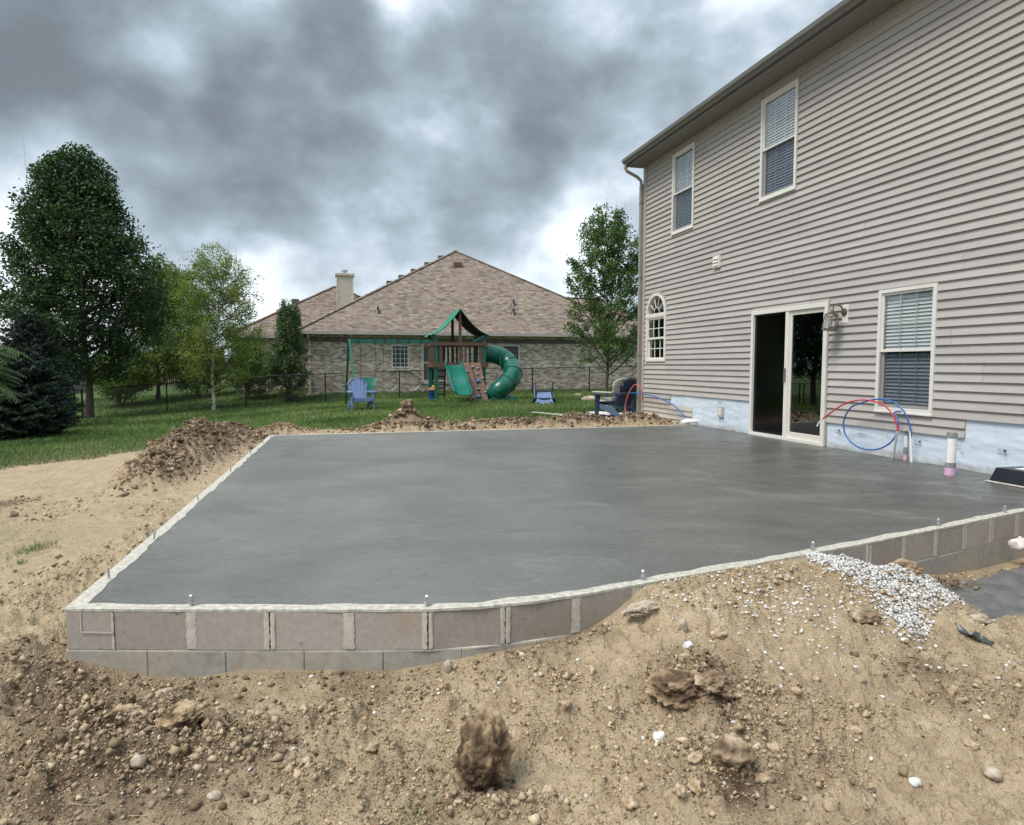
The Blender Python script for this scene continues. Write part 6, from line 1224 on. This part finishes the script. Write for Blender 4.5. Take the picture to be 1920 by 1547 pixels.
def tree(name, label, px, pyb, Y, prof, mat, bark, nleaf, leaf, trunk_r, nl=26, ns=6, lowest=.12, sig=.16, lean=0.0, rise=.55, stems=1, wfac=.6, gap=.0, group=None, top=None, tintshift=0.0, seed=0, hang=0.0, fill=.35, cat='tree', upshoot=0, ywob=.12, x0=None):
    global rng
    rng = np.random.default_rng(1000 + seed)
    b = at(px, pyb, Y) if x0 is None else Vector(x0); base = Vector((b.x, b.y, float(Hbase(b.x, b.y)))); sc = Y / FPX
    T = empty(name, base, 0, label, cat, group)
    P = sorted([((pyb - py) * sc, ((xl + xr) / 2 - px) * sc, (xr - xl) / 2 * sc) for py, xl, xr in prof]); Z = np.array([p[0] for p in P]); CX = np.array([p[1] for p in P]); RR = np.array([p[2] for p in P])
    ph = rng.uniform(0, 6.28, 6)
    def env(z, a): return np.interp(z, Z, RR) * (1 + ywob * np.sin(2 * a + ph[0] + z * 1.3) + ywob * .7 * np.sin(3 * a + ph[1] - z * 2.1) + ywob * .6 * np.sin(5 * a + ph[2] + z * 3.7) + .5 * ywob * np.sin(9 * a + ph[3] + z * 5))
    zt, zb = Z[-1], Z[0]; tr = MB(); pts_cl = []; dirs = []
    def tpt(z, k): f = z / zt; off = np.interp(z, Z, CX); o_ = (k - (stems - 1) / 2) * .35; return Vector((off * min(1, max(0, (z - zb * .6) / (zt * .4))) + o_ * (.25 + f) + lean * f + .04 * math.sin(z * 1.7 + k), .05 * math.sin(z * 1.3 + k * 2) + (o_ * .7 * (f + .2) if k % 2 else -o_ * .3), z))
    for k in range(stems):
        hz_ = zt * (.93 if k == 0 else .75); m = 14; tr.tube([tpt(hz_ * i / m - (.1 if i == 0 else 0), k) for i in range(m + 1)], [trunk_r * (1.35 if i == 0 else 1) * (1 - .93 * (i / m) ** .8) / (1 if stems == 1 else 1.15) + .004 for i in range(m + 1)], 9)
    br = MB()
    for i in range(nl):
        u = (i + .5) / nl; z0 = zb * .92 + (zt - zb) * (lowest * .0 + (u ** 1.05) * .82); k = i % stems; a = i * 2.39996 + rng.uniform(-.3, .3)
        z1 = min(z0 + (zt - zb) * rise * rng.uniform(.25, .6) * (1 - .35 * u), zt * .985); R = float(env(z1, a)) * rng.uniform(.72, .98); p0 = tpt(z0, k); c = np.interp(z1, Z, CX)
        p2 = Vector((c + R * math.cos(a), R * math.sin(a), z1)); p1 = p0.lerp(p2, .5) + Vector((math.cos(a), math.sin(a), 0)) * R * .12 - Vector((0, 0, (z1 - z0) * .12)); r0 = trunk_r * .42 * (1 - u * .75) + .006
        path = [p0 * (1 - t) ** 2 + p1 * 2 * t * (1 - t) + p2 * t * t for t in [q / 7 for q in range(8)]]; br.tube(path, [r0 * (1 - .85 * q / 7) + .002 for q in range(8)], 5, cap=False)
        for j in range(ns):
            t = .28 + .72 * (j + rng.random()) / ns; q = p0 * (1 - t) ** 2 + p1 * 2 * t * (1 - t) + p2 * t * t; aa = a + rng.normal(0, 1.0); ln = R * rng.uniform(.16, .42) + .08; dz = rng.uniform(-.05, .75) * ln
            e = q + Vector((math.cos(aa) * ln, math.sin(aa) * ln, dz)); rr = float(env(e.z, math.atan2(e.y, e.x - np.interp(e.z, Z, CX)))); h_ = Vector((e.x - np.interp(e.z, Z, CX), e.y, 0))
            if h_.length > rr: s_ = rr / h_.length; e = Vector((np.interp(e.z, Z, CX) + h_.x * s_, h_.y * s_, e.z))
            br.tube([q, q.lerp(e, .5) + Vector((0, 0, .02)), e], [r0 * .32 + .002, r0 * .2 + .0015, .0015], 4, cap=False)
            for v in (.35, .65, 1.0): pts_cl.append(tuple(q.lerp(e, v))); dirs.append(tuple((e - q).normalized()))
        pts_cl.append(tuple(p2)); dirs.append(tuple((p2 - p1).normalized()))
    for i in range(upshoot):
        a = rng.uniform(0, 6.28); z0 = zb + (zt - zb) * rng.uniform(.45, .8); R = float(env(z0, a)) * rng.uniform(.2, .75); c = np.interp(z0, Z, CX); p = Vector((c + R * math.cos(a), R * math.sin(a), z0)); e = p + Vector((math.cos(a) * .10, math.sin(a) * .1, rng.uniform(.6, 1.25) * (zt - zb) * .22)); br.tube([p, e], [.008, .002], 4, cap=False)
        for v in np.linspace(.1, 1, 7): pts_cl.append(tuple(p.lerp(e, v))); dirs.append((0, 0, .8))
    nf = int(len(pts_cl) * fill)     # interior and shell clusters that are not on a drawn twig
    for i in range(nf):
        z = zb + (zt - zb) * rng.beta(1.3, 1.3); a = rng.uniform(0, 6.28); r = float(env(z, a)) * rng.uniform(.35, .97); pts_cl.append((np.interp(z, Z, CX) + r * math.cos(a), r * math.sin(a), z)); dirs.append((math.cos(a) * .6, math.sin(a) * .6, .3))
    Cc = np.array(pts_cl); Dd = np.array(dirs); w = rng.uniform(.35, 1.6, len(Cc)) * (.5 + np.interp(Cc[:, 2], Z, RR) / RR.max()); w /= w.sum(); idx = rng.choice(len(Cc), nleaf, p=w)
    sg = sig * (RR.max() * .5 + .5) ; X = Cc[idx] + rng.normal(0, 1, (nleaf, 3)) * sg * np.array([1, 1, .75])
    az = np.arctan2(X[:, 1], X[:, 0] - np.interp(X[:, 2], Z, CX)); rad = np.hypot(X[:, 0] - np.interp(X[:, 2], Z, CX), X[:, 1]); kp = (rad < env(X[:, 2], az) * 1.10 + .05) & (X[:, 2] > zb - .15) & (X[:, 2] < zt + .12)
    if gap: kp &= (fbm(X[:, 0] * 1.6 + seed, X[:, 2] * 1.6 + X[:, 1], 3, seed + 5) > -.5 + gap)
    X = X[kp]; idx = idx[kp]
    tint = .42 + tintshift + (rng.random(len(Cc)) * .34)[idx] + rng.normal(0, .13, len(X)) + .16 * fbm(X[:, 0] * 1.1, X[:, 2] * 1.1, 3, seed)
    tr.build('trunk', bark, T, smooth=True, fix=False); br.build('limbs', BARK, T, smooth=True, fix=False)
    lf_ = leaf_mesh('crown', X, leaf, mat, T, tint, wfac, hang=hang, out=Dd[idx] * .6); return T
BARK = simple('grey_brown_bark', (.11, .085, .065), .95, .3, 9, .8, 30, stretch=(3, 3, .6)); BARKT = simple('tan_bark', (.20, .165, .12), .95, .3, 9, .6, 30, stretch=(3, 3, .6))
def birchbark():
    s = NT('peeling_white_bark'); n = s.noise(5, 6, .7, stretch=(2, 2, 1)); c = s.ramp(n, [(.38, (.10, .075, .055)), (.46, (.38, .33, .27)), (.55, (.62, .58, .52)), (1, (.70, .67, .60))]); s.P(col=c, rough=.85, normal=s.bump(n, .7, .02)); return s.m
BIRCH = birchbark()
L_PEAR = leafmat('dark_glossy_leaves', [(.016, .036, .016), (.030, .068, .026), (.048, .098, .036), (.09, .14, .05)], .25, .6)
L_MAPLE = leafmat('maple_leaves', [(.025, .058, .022), (.050, .110, .034), (.090, .165, .050), (.22, .26, .07)], .35, .6)
L_BIRCH = leafmat('birch_leaves', [(.055, .10, .026), (.12, .18, .046), (.20, .26, .07), (.30, .32, .09)], .4, .55)
L_YG = leafmat('yellow_green_leaves', [(.038, .075, .016), (.080, .135, .028), (.130, .190, .042), (.20, .24, .07)], .3, .55)
L_SHRUB = leafmat('shrub_leaves', [(.026, .055, .022), (.052, .100, .036), (.090, .150, .055), (.17, .21, .10)], .25, .5)
L_FAR = leafmat('far_leaves', [(.022, .044, .020), (.042, .075, .032), (.065, .10, .045), (.09, .13, .06)], .2, .7)
tree('pear_tree', 'tall dense dark green egg shaped tree beside the corner post of the fence', 167, 785, 25, [(715, 120, 225), (690, 75, 265), (640, 30, 300), (580, 18, 306), (520, 22, 305), (460, 40, 285), (400, 72, 250), (350, 96, 224), (310, 122, 202), (287, 148, 186)], L_PEAR, BARK, 88000, .125, .145, nl=64, ns=9, sig=.085, rise=.75, gap=.22, seed=3, fill=.8, upshoot=60, ywob=.09, tintshift=-.06)
tree('maple_tree', 'young green maple with pale growing tips beside the house corner', 1136, 748, 26, [(705, 1098, 1180), (680, 1056, 1232), (640, 1046, 1244), (600, 1052, 1238), (540, 1066, 1222), (490, 1070, 1208), (450, 1082, 1190), (415, 1100, 1172), (392, 1112, 1150)], L_MAPLE, BARK, 26000, .10, .075, nl=46, ns=8, sig=.06, rise=.66, seed=5, fill=.1, upshoot=40, tintshift=.0, ywob=.16)
tree('birch_tree', 'slender white barked birch with airy yellow green leaves', 400, 772, 25.5, [(735, 330, 430), (700, 318, 470), (650, 325, 492), (600, 340, 492), (550, 350, 488), (510, 358, 470), (480, 372, 440), (461, 392, 418)], L_BIRCH, BIRCH, 34000, .08, .065, nl=44, ns=8, sig=.085, rise=.5, seed=8, fill=.45, upshoot=12, wfac=.5, hang=.5, stems=1, lean=.05, tintshift=-.02, ywob=.18)
tree('maple_tree', 'bushy yellow green tree behind the fence between the dark tree and the birch', 296, 748, 33, [(722, 240, 345), (690, 218, 372), (640, 222, 385), (590, 240, 380), (540, 262, 362), (500, 280, 345), (478, 290, 318)], L_YG, BARK, 24000, .12, .10, nl=34, ns=7, sig=.10, ywob=.1, seed=11, fill=.5, gap=.05)
tree('far_tree', 'dark tree top showing over the yellow green tree', 338, 735, 44, [(700, 290, 390), (620, 285, 395), (560, 300, 385), (520, 312, 368), (503, 325, 352)], L_PEAR, BARK, 9000, .16, .13, nl=22, ns=5, sig=.15, seed=13, fill=.5, tintshift=.05)
tree('small_tree', 'low many stemmed yellow green tree behind the chain link fence', 224, 750, 31, [(738, 205, 245), (720, 180, 275), (690, 168, 298), (665, 180, 290), (648, 205, 262)], L_YG, BARK, 12000, .11, .05, nl=22, ns=6, sig=.11, seed=15, fill=.5, stems=4, cat='tree')
tree('tall_shrub', 'tall upright shrub with thin top shoots at the brick house corner', 541, 737, 29.3, [(732, 512, 572), (700, 497, 582), (660, 500, 580), (630, 512, 574), (600, 520, 568), (572, 528, 566), (550, 534, 562)], L_SHRUB, BARK, 21000, .085, .04, nl=34, ns=6, sig=.085, seed=17, fill=.5, stems=3, upshoot=16, cat='shrub', rise=.7, tintshift=.03)
tree('leafy_shrub', 'spreading olive green shrub between the birch and the tall shrub', 462, 742, 31, [(735, 440, 500), (705, 425, 515), (675, 428, 520), (650, 440, 508), (632, 455, 490)], L_YG, BARK, 11000, .10, .035, nl=20, ns=5, sig=.12, seed=19, fill=.4, stems=3, cat='shrub')
tree('leafy_shrub', 'dark green bush behind the birch trunk', 372, 752, 34, [(745, 330, 400), (715, 318, 420), (680, 325, 425), (650, 345, 410)], L_YG, BARK, 10000, .12, .04, nl=20, ns=5, sig=.13, seed=21, fill=.5, stems=3, cat='shrub', tintshift=-.1)
for k, (px, yb, Y, yt, w) in enumerate([(60, 722, 75, 640, 95), (-60, 722, 70, 620, 120), (130, 720, 80, 655, 90), (215, 715, 92, 668, 80), (300, 712, 96, 660, 90), (390, 710, 92, 664, 90), (455, 708, 98, 668, 70)]):
    tree('distant_tree', ['round green tree on the far left horizon', 'large tree beyond the left edge of the view', 'low round tree seen past the dark tree trunk', 'pale far tree over the low many stemmed tree', 'wide far tree behind the red picket fence', 'far green tree behind the birch', 'last far tree left of the brick house'][k], px, yb, Y, [(yb - 6, px - w * .35, px + w * .35), (yb - 20, px - w * .5, px + w * .5), ((yb + yt) / 2, px - w * .5, px + w * .5), (yt + 8, px - w * .3, px + w * .3), (yt, px - w * .12, px + w * .12)], L_FAR, BARK, 3500, .30, .16, nl=16, ns=5, sig=.16, seed=30 + k, fill=.8, group='far trees')
# trees left of the view, mirrored in the glass door
for k, (x_, y_) in enumerate([(-31, 21), (-33, 29)]):
    tree('shade_tree', ['spreading garden tree beyond the left edge of the lawn', 'second garden tree beyond the left edge, farther from the house'][k], 0, 700, 25, [(640, -60, 60), (560, -130, 130), (480, -140, 140), (400, -110, 110), (340, -60, 60), (310, -20, 20)], L_YG, BARK, 7000, .17, .14, nl=26, ns=5, sig=.2, seed=50 + k, fill=.7, x0=(x_, y_, 0))
def grey_house():
    h = empty('grey_house', (-46, 30, -1.3), math.radians(-50), 'pale grey gabled house beyond the left edge of the lawn', 'house'); m = MB(); m.box(-7, 7, 0, 9, 0, 5.4); m.prism([(0, 5.4), (9, 5.4), (4.5, 8.2)], -7, 7, axis=0); m.build('wall', simple('pale_grey_siding', (.42, .43, .43), .7), h)
    m = MB(); m.add([(-7.4, -.4, 5.2), (7.4, -.4, 5.2), (7.4, 4.5, 8.35), (-7.4, 4.5, 8.35), (-7.4, 9.4, 5.2), (7.4, 9.4, 5.2)], [(0, 1, 2, 3), (3, 2, 5, 4)]); m.build('roof', M_ROOF1, h)
    for x in (-5, -2, 2, 5):
        for z in (.9, 3.5): m = MB(); m.box(x - .5, x + .5, -.06, -.003, z, z + 1.3); w = m.build('window', M_NWIN, h); m = MB(); m.box(x - .42, x + .42, -.08, -.06, z + .08, z + 1.22); m.build('pane', M_DARKGL, w)
grey_house()
# spruce and the compound-leaved sapling at the left edge
L_SPR = leafmat('spruce_needles', [(.006, .016, .010), (.012, .028, .017), (.022, .045, .025), (.045, .075, .04)], .05, .6)
def spruce(px, pyb, Y, H, R, nb, label, seed, x_off=0):
    global rng
    rng = np.random.default_rng(seed); b = at(px, pyb, Y); base = Vector((b.x, b.y, float(Hbase(b.x, b.y)))); T = empty('spruce_tree', base, 0, label, 'tree'); m = MB(); m.tube([(0, 0, -.1), (0, 0, H * .5), (0, 0, H)], [.13, .08, .01], 8); m.build('trunk', BARK, T, smooth=True); br = MB(); P = []; D = []
    for i in range(nb):
        u = (i + .5) / nb; z = H * (.02 + .95 * u); a = i * 2.39996 + rng.uniform(-.2, .2); r = R * (1 - u) ** .62 * (1 - .45 * max(0, .16 - u) / .16) * rng.uniform(.78, 1.12) + .08; dr = -.10 * r if u < .6 else .25 * r
        pts = [Vector((math.cos(a) * r * t, math.sin(a) * r * t, z + dr * t + .16 * r * t * t)) for t in [q / 6 for q in range(7)]]; br.tube(pts, [.018 * (1 - .8 * q / 6) + .003 for q in range(7)], 4, cap=False)
        nsp = int(9 + 26 * r)
        for j in range(nsp):
            t = .2 + .8 * (j + .5) / nsp; q = Vector((math.cos(a) * r * t, math.sin(a) * r * t, z + dr * t + .16 * r * t * t)); sd = 1 if j % 2 else -1; aa = a + sd * rng.uniform(.45, .95); ln = r * .30 * (1.15 - t) + .10; e = q + Vector((math.cos(aa) * ln, math.sin(aa) * ln, -.10 * ln + rng.normal(0, .02)))
            n = int(7 + ln * 34); tt = rng.random(n)[:, None]; A_, B_ = np.array(q), np.array(e); P.append(A_ + (B_ - A_) * tt + rng.normal(0, .012, (n, 3))); D.append(np.tile((B_ - A_) / (np.linalg.norm(B_ - A_) + 1e-6) * 1.6, (n, 1)))
        n = 10; tt = rng.uniform(.5, 1.04, n)[:, None]; A_, B_ = np.array(pts[0]), np.array(pts[-1]); P.append(A_ + (B_ - A_) * tt); D.append(np.tile((B_ - A_) / np.linalg.norm(B_ - A_) * 1.6, (n, 1)))
    P = np.vstack(P); D = np.vstack(D); br.build('limbs', BARK, T, fix=False); leaf_mesh('needles', P, .085, L_SPR, T, .35 + rng.normal(0, .2, len(P)) + .25 * (np.hypot(P[:, 0], P[:, 1]) > R * .55), .26, up=.1, out=D, tri=True)
spruce(40, 818, 16.6, 2.25, 1.22, 300, 'broad dark spruce with skirts to the ground at the left edge', 61)
spruce(66, 806, 19.5, 3.45, 1.3, 150, 'taller thin topped spruce behind the broad dark one', 62)
spruce(-50, 815, 19.0, 2.5, 1.5, 110, 'spruce cut off by the left edge of the view', 64)
L_SUM = leafmat('long_compound_leaves', [(.018, .042, .012), (.036, .080, .020), (.065, .125, .030), (.11, .18, .05)], .25, .5)
def sapling():
    global rng
    rng = np.random.default_rng(77); Y = 14.2; b = at(-25, 822, Y); base = Vector((b.x, b.y, float(Hbase(b.x, b.y)))); T = empty('walnut_sapling', base, 0, 'bright green sapling with long drooping compound leaves at the left edge', 'tree'); st = MB(); V = []; F = []; t_ = []; n = 0
    top = Vector((0, 0, 2.3)); st.tube([(0, 0, -.1), (.03, 0, 1.2), (-.02, .03, 2.3)], [.03, .022, .012], 7)
    for i in range(44):
        h = rng.uniform(1.15, 2.3); a = rng.uniform(0, 6.28) if i % 3 else rng.uniform(-.9, .9); p = Vector((.01, 0, h)); ln = rng.uniform(.5, .92); d = Vector((math.cos(a), math.sin(a), rng.uniform(.1, .6)));
        path = [p + Vector((d.x * ln * t, d.y * ln * t, d.z * ln * t - .62 * ln * t * t)) for t in [q / 8 for q in range(9)]]; st.tube(path, [.008 * (1 - .7 * q / 8) + .001 for q in range(9)], 4, cap=False)
        for q in np.linspace(.22, 1, 13):
            k = min(int(q * 8), 7); c = path[k].lerp(path[k + 1], q * 8 - k); tg = (path[k + 1] - path[k]).normalized(); sd = tg.cross(Vector((0, 0, 1))).normalized()
            for s_ in (-1, 1):
                L_ = .17 * math.sin(math.pi * (.2 + .72 * q)) + .03; dd = (sd * s_ + tg * .35 - Vector((0, 0, .35 + rng.uniform(0, .3)))).normalized(); w = tg * .022; m_ = c + dd * L_ * .45
                V += [c, m_ - w, c + dd * L_, m_ + w]; F.append((n, n + 1, n + 2, n + 3)); t_ += [rng.uniform(.3, .9)] * 4; n += 4
    me = npmesh('crown', [tuple(v) for v in V], F); vattr(me, 'tint', t_); link('crown', me, L_SUM, T); st.build('trunk', BARK, T, fix=False)
sapling()
print('TRIS', sum(len(o.data.loops) - 2 * len(o.data.polygons) for o in scene.objects if o.type == 'MESH'))
